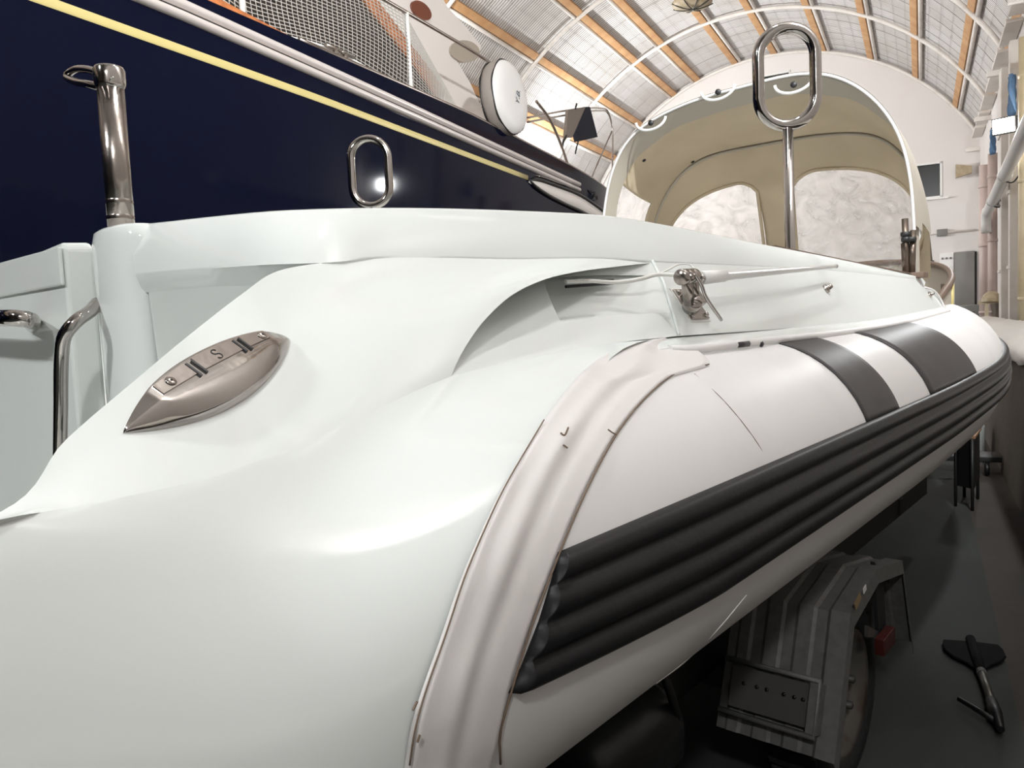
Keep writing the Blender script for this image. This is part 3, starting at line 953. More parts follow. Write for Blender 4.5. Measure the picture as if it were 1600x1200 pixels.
G = []
for s in np.linspace(-1, 1, 49):
    row = []
    for t in np.linspace(-1, 1, 25):
        e = max(0, min(1, (1-abs(s))/0.34))
        if t > 0.15: hgt = 0.018*min(1, (1-t)/0.12+0.35)
        else: hgt = 0.018*math.sin(max(0, (t+1)/1.15)*math.pi/2)**0.8
        row.append(cl_pt(s, t, (0.001 if abs(t) < 0.99 else -0.008)+hgt*e**0.7))
    G.append(row)
CLT = MB().grid(G).build('cleat', CHR, boat)
tag(CLT, 'polished pop-up cleat')
for s0, s1 in ((-0.64, -0.27), (-0.17, 0.29), (0.39, 0.66)):
    pl = MB().prism([cl_pt(s0, .24, .0192), cl_pt(s1, .24, .0192), cl_pt(s1, .82, .0192), cl_pt(s0, .82, .0192)], cnn*0.0012)
    pl.build('cleat_plate', CHRD, CLT)
for s0 in (-0.255, -0.185, 0.305, 0.375):
    MB().box(cl_pt(s0, .42, .0195), (CL*0.010, CW*0.62, 0.003), (cax, cay, cnn)).build('cleat_slot', BLK, CLT)
for s0 in (-0.50, 0.60):
    MB().lathe(cl_pt(s0, .5, .0205), cnn, [(0.0, 0.002), (0.0045, 0.002), (0.0058, 0.0008), (0.0062, -0.001)], 18).build('cleat_screw', CHRD, CLT)
    MB().lathe(cl_pt(s0, .5, .0222), cnn, [(0.0, 0.0006), (0.0016, 0.0006), (0.0016, 0.0)], 8).build('screw_socket', BLK, CLT)
sp_ = []
for k in range(30):
    a = k/29.0
    ang = -0.3*math.pi + a*1.5*math.pi if a < .5 else None
def s_curve():
    pts = []
    for a in np.linspace(0.1, 1.5, 12): pts.append((0.5*math.cos(a*math.pi)*0.8, 0.45+0.45*math.sin(a*math.pi)))
    for a in np.linspace(0.5, -0.9, 12)[1:]: pts.append((0.5*math.cos(a*math.pi)*0.8, -0.45+0.45*math.sin(a*math.pi)))
    return pts
cS = cl_pt(0.05, .52, .0206)
MB().tube([cS + cax*x*0.010 + cay*y*0.0075 for x, y in s_curve()], 0.0007, 5).build('emblem', DARKM, CLT)

# --- antenna on a ratchet mount, folded flat along the side panel
m0, mn = hit(P_bvh, 1085, 470)
up_ = np.array([0, 0, 1.0]); up_ = up_ - mn*(up_@mn); up_ /= np.linalg.norm(up_)
fw_ = np.cross(mn, up_)
if fw_[1] < 0: fw_ = -fw_
pc = [hit(P_bvh, *q)[0] for q in ((1066, 455), (1093, 455), (1090, 500), (1064, 502))]
pcen, pn_ = hit(P_bvh, 1078, 477)
ANT = MB().box(pcen+mn*0.004, (0.092, 0.090, 0.006), (fw_, up_, mn), 0.002).build('antenna_mount', CHRD, boat)
MB().box(pcen+mn*0.0008, (0.104, 0.102, 0.003), (fw_, up_, mn), 0.001).build('mount_gasket', CABLE, ANT)
for a, b in ((-0.036, 0.034), (0.036, 0.034), (-0.036, -0.034), (0.036, -0.034)):
    MB().lathe(pcen+fw_*a+up_*b+mn*0.007, mn, [(0.0075, 0.0), (0.007, 0.004), (0.004, 0.0065), (0.0, 0.007)], 14).build('bolt', CHR, ANT)
MB().box(pcen+mn*0.018+up_*0.006, (0.060, 0.040, 0.026), (fw_, up_, mn), 0.003).build('mount_block', CHRD, ANT)
kax = -fw_*0.72+mn*0.70; kax /= np.linalg.norm(kax)
kn = at(1084, 470, X=pcen[0]+0.050)
MB().lathe(kn-kax*0.034, kax, [(0.0, 0.036), (0.014, 0.036), (0.020, 0.033), (0.022, 0.026), (0.022, 0.0), (0.014, 0.0)], 24).build('ratchet_knob', CHRD, ANT)
MB().lathe(kn+kax*0.001, kax, [(0.0, 0.006), (0.0115, 0.006), (0.012, 0.0)], 6).build('bolt', CHR, ANT)
hd = at(1078, 432, X=pcen[0]+0.055)
rod_b, rod_t = at(1096, 434, X=pcen[0]+0.055), at(1306, 416, X=-.925)
rd = (rod_t-rod_b)/np.linalg.norm(rod_t-rod_b)
for o_ in (-0.018, 0.014):
    MB().tube([kn-kax*0.016+fw_*o_, hd+fw_*o_], [0.013, 0.0135], 12).build('arm', CHRD, ANT)
MB().lathe(hd-rd*0.055, rd, [(0.0, -0.001), (0.015, 0.0), (0.0185, 0.004), (0.0185, 0.022), (0.016, 0.024), (0.0185, 0.027), (0.0185, 0.050), (0.016, 0.052), (0.0185, 0.055), (0.0185, 0.078), (0.014, 0.084), (0.012, 0.096), (0.0, 0.097)], 24).build('ferrule', CHRD, ANT)
bt2 = at(1100, 432, X=pcen[0]+0.07)
MB().lathe(bt2-mn*0.012, mn, [(0.0, 0.014), (0.006, 0.013), (0.0075, 0.009), (0.0075, 0.0)], 12).build('bolt', CHR, ANT)
MB().tube([rod_b-rd*0.01, rod_b+rd*0.14, rod_b+rd*0.142, rod_t], [0.0165, 0.0158, 0.0125, 0.0065], 18).build('antenna_rod', WHT, ANT)
MB().lathe(rod_t, rd, [(0.007, -0.004), (0.0075, 0.0), (0.0072, 0.006), (0.0, 0.008)], 12).build('rod_tip', TRIM, ANT)
lv = [at(1086, 428, X=pcen[0]+0.075), at(1096, 445, X=pcen[0]+0.078), at(1102, 462, X=pcen[0]+0.078), at(1127, 500, X=pcen[0]+0.075)]
MB().tube(spline(lv, 24), 0.0042, 8).build('ratchet_lever', CHR, ANT)
# cable: from the scoop to the ferrule
cb_ = [at(884, 440, X=-.955), at(920, 439, X=-.945), at(965, 441, X=-.925), at(1000, 436, X=-.905), at(1028, 429, X=-.895), at(1062, 430, X=-.855)]
MB().tube(spline(cb_, 60), 0.0048, 8).build('cable', CABLE, ANT)
cb2 = [at(1028, 429, X=-.895), at(1045, 421, X=-.885), at(1062, 413, X=-.875), at(1078, 414, X=-.86), at(1086, 421, X=-.845)]
MB().tube(spline(cb2, 40), 0.0020, 6).build('cable', CABLE, ANT)

# slots where the cable leaves the scoop
for dy_ in (0, 8):
    MB().tube([at(884, 440+dy_, X=-.975), at(958, 438+dy_*.6, X=-.952)], 0.0035, 6).build('scoop_slot', BLK, boat)

# fastener knobs on the panel
for x, y in ((1290, 452), (1452, 461)):
    q, nn = hit(P_bvh, x, y)
    if q is None:
        q, nn = at(x, y, X=-.965), np.array([0.95, -0.2, 0.2])
    r = 0.017 if x < 1400 else 0.016
    k = MB().lathe(q, nn, [(r, 0.0), (r, 0.006), (r*0.95, 0.008), (r*0.6, 0.010), (r*0.55, 0.022), (r*0.4, 0.026), (0.0, 0.027)], 18)
    k.build('stud', CHRD, boat)


# --- two ski-pole loops
def loop_pole(base, zb, z0, z1, width, r_pole, r_loop, yaw):
    d = np.array([math.cos(yaw), math.sin(yaw), 0]); zc0, zc1 = z0+width/2, z1-width/2
    pts = []
    c = np.array([base[0], base[1], 0.0])
    for a in np.linspace(-math.pi, 0, 17): pts.append(c + d*width/2*math.cos(a) + np.array([0, 0, zc0+width/2*math.sin(a)]))
    for a in np.linspace(0, math.pi, 17): pts.append(c + d*width/2*math.cos(a) + np.array([0, 0, zc1+width/2*math.sin(a)]))
    o = MB().tube([c+np.array([0, 0, zb]), c+np.array([0, 0, z0])], r_pole, 20).build('loop_post', CHR, boat)
    MB().tube(pts, r_loop, 16, closed=True).build('post_loop', CHR, o)
    return o


q1 = at(1231, 205, X=-1.06)
t1, z1_ = at(1231, 46, X=-1.06)[2], at(1231, 196, X=-1.06)[2]
loop_pole(q1, 1.0, z1_, t1, 0.200, 0.0185, 0.0215, math.radians(32))
q2 = at(580, 300, X=-3.04)
loop_pole(q2, 1.0, at(580, 322, X=-3.04)[2], at(580, 218, X=-3.04)[2], 0.185, 0.0185, 0.0205, math.radians(40))


# --- sprayhood
def hoopc(y, cx, hw_, zb, za, a, p=0.62):
    """a in -1..1 from port foot to starboard foot"""
    th = (1-a)*math.pi/2
    c, s = math.cos(th), math.sin(th)
    return np.array([cx+hw_*math.copysign(abs(c)**p, c), y, zb+(za-zb)*abs(s)**p])


def hood_pt(a, t):
    """t 0..1 from the aft hoop to the middle hoop, 1..2 down the front panel"""
    if t <= 1:
        y = 4.6+0.85*t
        sag = -0.035*math.sin(math.pi*t)
        q = hoopc(y, -2.03-0.10*t, 1.0+0.02*math.sin(math.pi*t), 1.80, 3.0-0.16*t+sag, a)
        q = q + np.array([0, 0, 0.012*math.sin(a*9+t*4)+0.008*math.sin(a*23)*t*(1-t)*4])
        return q
    s = t-1
    q = hoopc(5.45, -2.13, 1.0, 1.80, 2.84, a)
    zb = 1.80
    e = np.array([-2.36+(q[0]+2.13)*0.93, 6.35-0.25*abs(a)**3, zb])
    return q*(1-s)+e*s + np.array([0, 0.10*math.sin(math.pi*s), 0])


NA, NT = 121, 40
A = np.linspace(-1, 1, NA)


WINS = ((-0.80, -0.04), (0.01, 0.86))


def in_window(a, s):
    """front windows in panel coordinates"""
    for a0, a1 in WINS:
        if a0 < a < a1:
            m = min((a-a0)/0.07, (a1-a)/0.07, 1)
            lo = 0.20+0.10*(1-math.sqrt(max(0, 1-(1-m)**2)))
            if s > lo and s < 0.97-0.06*(1-math.sqrt(max(0, 1-(1-m)**2))):
                return True
    return False


canopy = MB()
Gc = np.array([[hood_pt(a, t) for t in np.linspace(0, 1, 22)] for a in A])
V = Gc.reshape(-1, 3)
Fs = []
for q in grid_faces(NA, 22):
    c = np.mean([V[i] for i in q], 0)
    i0 = q[0]//22; j0 = q[0] % 22
    a = A[i0]; t = j0/21
    if -0.86 < a < -0.64 and 0.18 < t < 0.78: continue
    if a > 0 and c[2] < 2.07+0.05*t: continue
    Fs.append(q)
canopy.raw(V, Fs)
HOOD = canopy.build('sprayhood', CANV, boat)
sm = HOOD.modifiers.new('thickness', 'SOLIDIFY'); sm.thickness = 0.004; sm.offset = 0
# outer skin: lighter grey canvas just outside the lining
osk = np.array([[hood_pt(a, t) + (hood_pt(a, t)-np.array([-2.03, hood_pt(a, t)[1], 1.9]))*0.009 for t in np.linspace(-0.01, 1.0, 18) if True] for a in A])
Vo = osk.reshape(-1, 3)
Fo = [q for q in grid_faces(NA, 18) if not (A[q[0]//18] > 0 and Vo[q[0]][2] < 2.09) and not (-0.86 < A[q[0]//18] < -0.64 and 0.16 < (q[0] % 18)/17 < 0.80)]
MB().raw(Vo, Fo).build('outer_skin', CANG, HOOD)
# hem band of grey canvas at the aft hoop, seen from inside
hem = [[hood_pt(a, t) + (np.array([-2.03, hood_pt(a, t)[1], 1.9])-hood_pt(a, t))*0.008 for t in np.linspace(0, 0.22, 5)] for a in A]
MB().grid(hem).build('hem', CANG, HOOD)
MB().tube([hood_pt(a, -0.005) for a in A], 0.009, 8).build('hoop', HYP, HOOD)
MB().tube([hood_pt(a, 1.0)+np.array([0, -0.012, -0.012]) for a in A[8:-8]], 0.011, 8).build('hoop', CANG, HOOD)
fp = MB()
NS = 90
NA2 = 241
A2 = np.linspace(-1, 1, NA2)
Gf = np.array([[hood_pt(a, 1+s) for s in np.linspace(0, 1, NS)] for a in A2])
Vf = Gf.reshape(-1, 3)
Ff = []
for q in grid_faces(NA2, NS):
    i0 = q[0]//NS; j0 = q[0] % NS
    if in_window((A2[i0]+A2[i0+1])/2, (j0+0.5)/(NS-1)): continue
    Ff.append(q)
fp.raw(Vf, Ff)
fpo = fp.build('front_panel', CANV, HOOD)
for a0, a1 in WINS:
    up_e, dn_e = [], []
    for a in np.linspace(a0+0.002, a1-0.002, 60):
        m = min((a-a0)/0.07, (a1-a)/0.07, 1); r_q = 1-math.sqrt(max(0, 1-(1-m)**2))
        up_e.append(hood_pt(a, 1+0.20+0.10*r_q)); dn_e.append(hood_pt(a, 1+0.97-0.06*r_q))
    MB().tube([p+np.array([0, -0.004, 0]) for p in up_e+dn_e[::-1]], 0.013, 8, closed=True).build('window_hem', CANV, HOOD)
rngw = np.random.RandomState(5)
for a0, a1, nm in ((-0.83, -0.01, 'front_window'), (0.0, 0.91, 'front_window')):
    rows = []
    for a in np.linspace(a0, a1, 60):
        row = []
        for s in np.linspace(0.17, 0.99, 50):
            q = hood_pt(a, 1+s)
            wr = 0.006*math.sin(a*60+8*math.sin(s*9)) + 0.006*math.sin(s*55+6*math.sin(a*11)) + 0.004*math.sin((a+s)*90)
            row.append(q+np.array([0, 0.02+wr, 0]))
        rows.append(row)
    MB().grid(rows).build(nm, CLEAR, HOOD)
rows = [[hood_pt(a, t)*1.0 + np.array([-0.004+0.006*math.sin(t*60+a*30), 0, 0.004*math.sin(t*41)]) for t in np.linspace(0.15, 0.82, 30)] for a in np.linspace(-0.88, -0.62, 24)]
MB().grid(rows).build('side_window', CLEAR, HOOD)
# strap loops along the hem
for (x, y) in ((1018, 196), (1123, 148), (1241, 137)):
    c = at(x, y, Y=4.585)
    lp = [c + np.array([0.11*math.cos(a), -0.01, 0.035+0.065*math.sin(a)]) for a in np.linspace(math.pi, 2*math.pi, 16)]
    so = MB().tube(lp, 0.009, 8).build('strap_loop', WHT, HOOD)
    MB().lathe(c+np.array([0, -0.008, 0.015]), (0, -1, 0), [(0.018, -0.005), (0.018, 0.006), (0.0, 0.007)], 12).build('strap_stud', DARKM, HOOD)
for x, y in ((1006, 250), (1082, 252), (1179, 229), (1288, 216)):
    # small fasteners on the lining
    k = ray(x, y); bv_ = BVHTree.FromPolygons([Vector(p) for p in V], grid_faces(NA, 22))
    loc, nor, i, d = bv_.ray_cast(Vector((0, 0, H)), Vector(k).normalized())
    if loc is not None:
        nrm = np.array(nor); nrm = -nrm if nrm@k > 0 else nrm
        MB().lathe(np.array(loc)+nrm*0.003, nrm, [(0.014, 0), (0.012, 0.006), (0, 0.007)], 10).build('lining_button', DARKM, HOOD)
# struts at the starboard foot
for (x0, y0, x1, y1, r, m) in ((1414, 342, 1417, 428, 0.017, BRZ), (1427, 360, 1425, 430, 0.016, BRZ), (1414, 380, 1417, 430, 0.021, BRZ)):
    MB().tube([at(x1, y1, Y=4.50), at(x0, y0, Y=4.52)], r, 14).build('hood_strut', m, boat)
for x, y in ((1415, 366), (1416, 374), (1424, 374)):
    MB().lathe(at(x, y, Y=4.50), (0, 0, 1), [(0.0, -0.012), (0.024, -0.012), (0.026, 0), (0.024, 0.012), (0.0, 0.012)], 14).build('strut_clamp', DARKM, boat)
MB().box(at(1421, 431, Y=4.50), (0.16, 0.10, 0.03), None, 0.005).build('strut_foot', TRIM, boat)

# --- bow shield: curved panel with padded rim, and foredeck
sh = [(-0.99, 4.75), (-1.01, 5.2), (-1.06, 5.7), (-1.22, 6.25), (-1.5, 6.65), (-1.8, 6.82), (-2.05, 6.86)]
zt = [1.60, 1.70, 1.80, 1.90, 1.97, 2.0, 2.0]
full = [(x, y, z) for (x, y), z in zip(sh, zt)]; full += [(2*CLX-x, y, z) for x, y, z in full[-2::-1]]
C = spline(full, 80)
bs = MB().grid([C, C*[1, 1, 0]+np.array([0, 0, 1.5])])
BS = bs.build('bow_shield', CANG, boat)
MB().tube(C, 0.022, 10).build('shield_rim', TRIM, BS)
MB().prism([(x, y, 1.48) for x, y, z in full], (0, 0, 0.02)).build('foredeck', GEL2, boat)
for x in (1472, 1480, 1487):
    MB().tube([at(x, 484, Y=5.6), at(x+1, 444, Y=5.62)], 0.012, 8).build('shield_post', GOLD if x == 1487 else BRZ, BS)
# tall white davit on the foredeck
dv = [at(1432, 405, Y=7.0), at(1432, 352, Y=7.0), at(1440, 349, Y=7.0), at(1446, 358, Y=7.0), at(1453, 408, Y=7.0)]
MB().prism([at(1430, 420, Y=7.05), at(1430, 350, Y=7.05), at(1440, 352, Y=7.05), at(1452, 420, Y=7.05)], (0, 0.06, 0)).build('bow_board', WHT, boat)
MB().tube(spline(dv[1:], 30), 0.02, 8).build('bow_rail', BRZ, boat)

# ================================================================== boat trailer
trl = thing('boat_trailer', (-0.85, 2.5, FZ), 'grey galvanised boat trailer with ribbed wheel guard under the inflatable boat', 'trailer')
WX, WY, WZ = -0.75, 2.50, FZ+0.305
wh = MB().lathe((WX-0.19, WY, WZ), (1, 0, 0), [(0.2, 0.0), (0.285, 0.0), (0.303, 0.03), (0.305, 0.10), (0.30, 0.165), (0.275, 0.185), (0.235, 0.19), (0.205, 0.18), (0.205, 0.02), (0.2, 0.0)], 48)
WH = wh.build('tyre', TYRE, trl)
tr2 = MB()
for k in range(40):
    a = k*2*math.pi/40
    tr2.box((WX-0.095, WY+0.305*math.cos(a), WZ+0.305*math.sin(a)), (0.15, 0.022, 0.012), ((1, 0, 0), (0, -math.sin(a), math.cos(a)), (0, math.cos(a), math.sin(a))))
tr2.build('tread', TYRE, WH)
RM = MB().lathe((WX-0.03, WY, WZ), (1, 0, 0), [(0.0, 0.0), (0.05, 0.0), (0.07, -0.005), (0.09, -0.03), (0.145, -0.035), (0.165, -0.015), (0.185, 0.012), (0.205, 0.02), (0.210, 0.012), (0.206, 0.0)], 48).build('rim', RIMM, trl)
for k in range(5):
    a = k*2*math.pi/5+0.3
    MB().lathe((WX-0.06, WY+0.07*math.cos(a), WZ+0.07*math.sin(a)), (1, 0, 0), [(0.013, 0.02), (0.013, 0.045), (0.0, 0.05)], 6).build('wheel_nut', GALVD, RM)
for k in range(12):
    a = k*2*math.pi/12
    MB().box((WX-0.058, WY+0.118*math.cos(a), WZ+0.118*math.sin(a)), (0.008, 0.016, 0.028), ((1, 0, 0), (0, math.cos(a), math.sin(a)), (0, -math.sin(a), math.cos(a)))).build('rim_hole', BLK, RM)
# wheel guard: faceted, with pressed ribs
FX0, FX1 = -1.02, -0.672
prof = [(2.075, 0.385), (2.105, 0.45), (2.235, 0.752), (2.50, 0.805), (2.80, 0.752), (2.93, 0.42)]
cols = []
xs = []
x = FX1
ribs = [(FX0, 0.0)]
edges = [-1.02, -0.995, -0.985, -0.955, -0.945, -0.915, -0.905, -0.865, -0.855, -0.825, -0.815, -0.775, -0.765, -0.735, -0.725, -0.672]
offs = [0, 0, .007, .007, 0, 0, .007, .007, 0, 0, .007, .007, 0, 0, .009, .009]
G = []
for xx, of in zip(edges, offs):
    row = []
    for i, (y, z) in enumerate(prof):
        nn = np.array([-0.85, 0.35]) if i < 2 else (np.array([-0.5, 0.8]) if i == 2 else np.array([0, 1.0]))
        row.append(np.array([xx, y+nn[0]*of, z+nn[1]*of]))
    G.append(row)
gd = MB().grid(G, smooth=False)
# outer lip
gd.grid([[p for p in G[-1]], [p+np.array([0.004, 0.02 if i < 3 else 0, -0.045]) for i, p in enumerate(G[-1])]], smooth=False)
GD = gd.build('wheel_guard', GALV, trl, solid=0.004)
MB().prism([at(1334, 944, X=-.664), at(1343, 925, X=-.664), at(1345, 934, X=-.664), at(1337, 953, X=-.664)], (0.002, 0, 0)).build('sticker', AMBER, GD)
MB().prism([at(1348, 920, X=-.664), at(1352, 913, X=-.664), at(1353, 921, X=-.664), at(1349, 928, X=-.664)], (0.002, 0, 0)).build('sticker', WHT, GD)
# lamp bracket on the rear slope
def slope(x, k, out):
    y = 2.105+(2.235-2.105)*k; z = 0.45+(0.752-0.45)*k
    return np.array([x, y-0.92*out, z+0.39*out])
bk = MB()
bk.prism([slope(-0.98, 0.0, .03), slope(-0.735, 0.0, .03), slope(-0.735, .36, .03), slope(-0.98, .36, .03)], (0, -0.004, 0.002))
BKT = bk.build('lamp_bracket', GALVD, GD)
fr = MB()
fr.tube([slope(-1.0, .40, .05), slope(-0.72, .40, .05), slope(-0.72, -.05, .05), slope(-1.0, -.05, .05)], 0.009, 6)
fr.build('bracket_frame', GALV, GD)
MB().prism([slope(-0.745, .38, .01), slope(-0.715, .38, .01), slope(-0.715, -.03, .01), slope(-0.745, -.03, .01)], np.array([0, -0.04, 0.017])).build('bracket_side', GALV, GD)
for x_ in (-0.94, -0.90, -0.87, -0.82, -0.79, -0.765):
    MB().lathe(slope(x_, .22, .036), (0, -0.92, 0.39), [(0.006, 0), (0.006, 0.002), (0, 0.002)], 8).build('bracket_hole', BLK, BKT)
# chassis
ch = MB()
for xx in (-1.25, -2.85):
    ch.box((xx, 2.6, 0.42), (0.08, 6.2, 0.12), None, 0.006)
ch.box((CLX, 2.5, 0.34), (2.3, 0.08, 0.08), None, 0.006)
ch.box((CLX, 0.2, 0.42), (1.7, 0.08, 0.10), None, 0.006)
ch.box((CLX, 5.0, 0.42), (1.7, 0.08, 0.10), None, 0.006)
ch.build('chassis', GALVD, trl)
for xx in (-1.35, -2.75):
    for yy in (0.9, 2.0, 3.1, 4.2):
        MB().box((xx, yy, 0.56), (0.05, 0.05, 0.18)).build('roller_post', GALVD, trl)
        MB().lathe((xx, yy-0.06, 0.655), (0, 1, 0), [(0.0, 0), (0.05, 0), (0.06, 0.03), (0.06, 0.09), (0.05, 0.12), (0, 0.12)], 16).build('roller', RUB, trl)
# port wheel
MB().lathe((-3.16, WY, WZ), (1, 0, 0), [(0.0, 0.02), (0.2, 0.0), (0.285, 0.0), (0.303, 0.03), (0.305, 0.10), (0.30, 0.165), (0.275, 0.185), (0.2, 0.185), (0.0, 0.17)], 32).build('tyre', TYRE, trl)
# outrigger post with red reflector beyond the wheel
MB().prism([at(1366, 878, X=-.70), at(1381, 900, X=-.70), at(1385, 1000, X=-.70), at(1374, 1000, X=-.70)], (-0.012, 0, 0)).build('reflector_post', DARKM, trl)
MB().box(at(1383, 1001, X=-.68), (0.03, 0.13, 0.055), None, 0.003).build('reflector', REDP, trl)
MB().prism([at(1357, 978, X=-.70), at(1382, 992, X=-.70), at(1382, 996, X=-.70), at(1357, 996, X=-.70)], (-0.012, 0, 0)).build('bracket_plate', GALVD, trl)
MB().lathe(at(1381, 898, X=-.70), (1, 0, 0), [(0, -0.02), (0.025, -0.02), (0.025, 0.02), (0, 0.02)], 14).build('side_lamp', BLK, trl)
# jack and hub gear hanging in the shade aft of the wheel
MB().lathe((-1.12, 1.45, 0.50), (0.2, 1, 0.1), [(0, 0), (0.09, 0), (0.13, 0.05), (0.13, 0.30), (0.08, 0.36), (0, 0.36)], 20).build('bow_roller_drum', RUB, trl)
MB().tube(spline([(-1.0, 1.7, 0.75), (-0.96, 1.72, 0.6), (-1.0, 1.75, 0.42), (-1.08, 1.8, 0.3)], 24), 0.012, 8).build('brake_hose', BLK, trl)
MB().tube(spline([(-1.1, 1.2, 0.66), (-1.02, 1.22, 0.5), (-1.03, 1.25, 0.36), (-1.2, 1.3, 0.3)], 24), 0.012, 8).build('brake_hose', BLK, trl)
# nose wheel and drawbar far forward
MB().tube([(-2.05, 5.0, 0.42), (-1.75, 8.2, 0.45)], 0.05, 8).build('drawbar', GALVD, trl)

# ================================================================== paddle on the floor
pd0, pd1 = at(1517, 1001, Z=FZ+0.03), at(1564, 1140, Z=FZ+0.03)
pa = (pd1-pd0); PL = np.linalg.norm(pa); pa /= PL
ps = np.cross(pa, (0, 0, 1.0)); ps /= np.linalg.norm(ps)
if ps@RGT < 0: ps = -ps
BLKM = mat('dull_black_plastic', (0.008, 0.008, 0.008), 0.85, spec=0.1)
pad = thing('paddle', pd0*[1, 1, 0]+np.array([0, 0, FZ]), 'black plastic paddle with bare metal shaft lying on the grey floor', 'paddle')
Up = np.array([0, 0, 1.0])
bl = [(-0.11, 0.01), (-0.118, 0.06), (-0.112, 0.13), (-0.085, 0.19), (-0.045, 0.235), (-0.022, 0.28), (0.022, 0.28), (0.045, 0.235), (0.09, 0.18), (0.118, 0.12), (0.118, 0.05), (0.105, 0.0), (0.03, -0.005), (-0.05, 0.0)]
blm = MB().prism([pd0 + ps*a + pa*b - Up*0.015 for a, b in bl], (0, 0, 0.012))
BL = blm.build('blade', BLKM, pad)
bvp = BL.modifiers.new('soft_edges', 'BEVEL'); bvp.width = 0.004; bvp.segments = 2; bvp.limit_method = 'ANGLE'
MB().tube([pd0-pa*0.02, pd0+pa*0.22, pd0+pa*0.32], [0.020, 0.022, 0.018], 14).build('blade_rib', BLKM, pad)
MB().tube([pd0+pa*0.30, pd0+pa*(PL-0.20)], 0.0155, 14).build('shaft', ALU, pad)
MB().lathe(pd0+pa*0.335, pa, [(0.0155, -0.012), (0.019, -0.012), (0.019, 0.012), (0.0155, 0.012)], 14).build('shaft_collar', GALV, pad)
MB().tube([pd0+pa*(PL-0.22), pd0+pa*(PL-0.12), pd0+pa*PL], [0.021, 0.024, 0.012], 12).build('grip', BLK, pad)
MB().tube([pd0+pa*(PL-0.05), pd0+pa*(PL-0.20)-ps*0.11], [0.012, 0.009], 10).build('grip_arm', BLK, pad)

# ================================================================== navy yacht
NY = -4.7
yacht = thing('motor_yacht', hw(NY-2.2, 4.0, FZ), 'navy blue yacht hull with gold stripe and white cabin beside the inflatable boat', 'boat')


def hull_x(y, z):
    """half breadth side facing the camera (hall x) along the hull"""
    k = max(0.0, (y-11.3)/5.0)
    flare = 0.05*(z-3.6) if z > 2 else -0.25*(2-z)
    return NY + flare - 1.9*k**2.6


hb = MB()
ys = np.concatenate([np.linspace(-5, 9, 30), np.linspace(9.3, 16.2, 30)])


def sheer(y):
    return float(np.interp(y, [-5, 3, 8, 11, 13, 16.2], [4.16, 4.15, 4.13, 4.0, 3.87, 3.72]))


zs = [0.9, 1.6, 2.4, 3.0, 3.5, 3.8]
rows = [[hw(hull_x(y, z if k < 6 else sheer(y)), y, z if k < 6 else sheer(y)) for k, z in enumerate(zs+[9])] for y in ys]
hb.grid(rows)
far_ = [[hw(2*(NY-2.2)-hull_x(y, z if k < 6 else sheer(y)), y, z if k < 6 else sheer(y)) for k, z in enumerate(zs+[9])] for y in ys]
hb.grid(far_)
hb.grid([[r[0] for r in rows], [r[0] for r in far_]])
YH_ = hb.build('hull', NAVY, yacht)
MB().grid([[r[-1] for r in rows], [r[-1] for r in far_]]).build('deck', ROOFM, yacht)


def hull_strip(y0, y1, zf, h, proud, name, m, n=40, round_=False, parent=None):
    rr = []
    for y in np.linspace(y0, y1, n):
        z = zf(y)
        taper = 1.0
        row = []
        for k in range(7):
            a = -math.pi/2 + math.pi*k/6
            zz = z + h/2*math.sin(a)
            row.append(hw(hull_x(y, zz)+0.002+proud*math.cos(a), y, zz))
        rr.append(row)
    mb = MB().grid(rr)
    mb.raw(rr[-1], [tuple(range(7))], False)
    return mb.build(name, m, parent or yacht)


def line_z(pts):
    q = [to_hall(at(x, y, hx=NY)) for x, y in pts]
    q.sort(key=lambda p: p[1])
    return lambda y: float(np.interp(y, [p[1] for p in q], [p[2] for p in q])) 


zg = line_z([(65, 0), (500, 155), (825, 278)])
hull_strip(-4.5, 9.5, zg, 0.062, 0.004, 'cove_stripe', GOLD)
zr = line_z([(245, 0), (500, 112), (640, 174), (760, 228), (905, 293)])
hull_strip(-4.5, 11.25, lambda y: zr(y)+0.035, 0.075, 0.045, 'rubbing_rail', RAILM)
hull_strip(-4.5, 11.25, lambda y: zr(y)-0.045, 0.07, 0.045, 'rubbing_rail', RAILM)
hull_strip(-4.5, 11.22, zr, 0.03, 0.012, 'rail_groove', BLK)
# white hawse slot with black rim near the far end of the hull
sl = []
top_e = [(826, 282), (835, 280), (870, 291), (905, 305), (950, 333), (985, 352)]
bot_e = [(826, 285), (850, 302), (880, 318), (915, 334), (955, 356), (985, 372)]
def hpt(p, out):
    h = to_hall(at(p[0], p[1], hx=NY)); y, z = h[1], h[2]
    return hw(hull_x(y, z)+out, y, z)
ptsT = [hpt(p, .012) for p in top_e]; ptsB = [hpt(p, .012) for p in bot_e]
cT, cB = spline(ptsT, 24), spline(ptsB, 24)
slot = MB().grid([cT, (cT+cB)/2, cB]).build('hawse_slot', ROOFM, yacht, solid=0.01)
MB().tube(list(cT[::-1])+list(cB[1:]), 0.028, 8).build('slot_rim', BLK, slot)
MB().tube([p+np.array([0, 0, 0.05]) for p in cT[1:9]], 0.012, 6).build('slot_trim', CHR, slot)
# pale name scrawl on the bow: three loops of dark lettering
scr = [hpt(p, .01) for p in ((918, 297), (924, 303), (930, 300), (926, 310), (932, 306), (934, 312), (928, 313))]
MB().tube(spline(scr, 40), 0.007, 5).build('name_script', BLK, yacht)
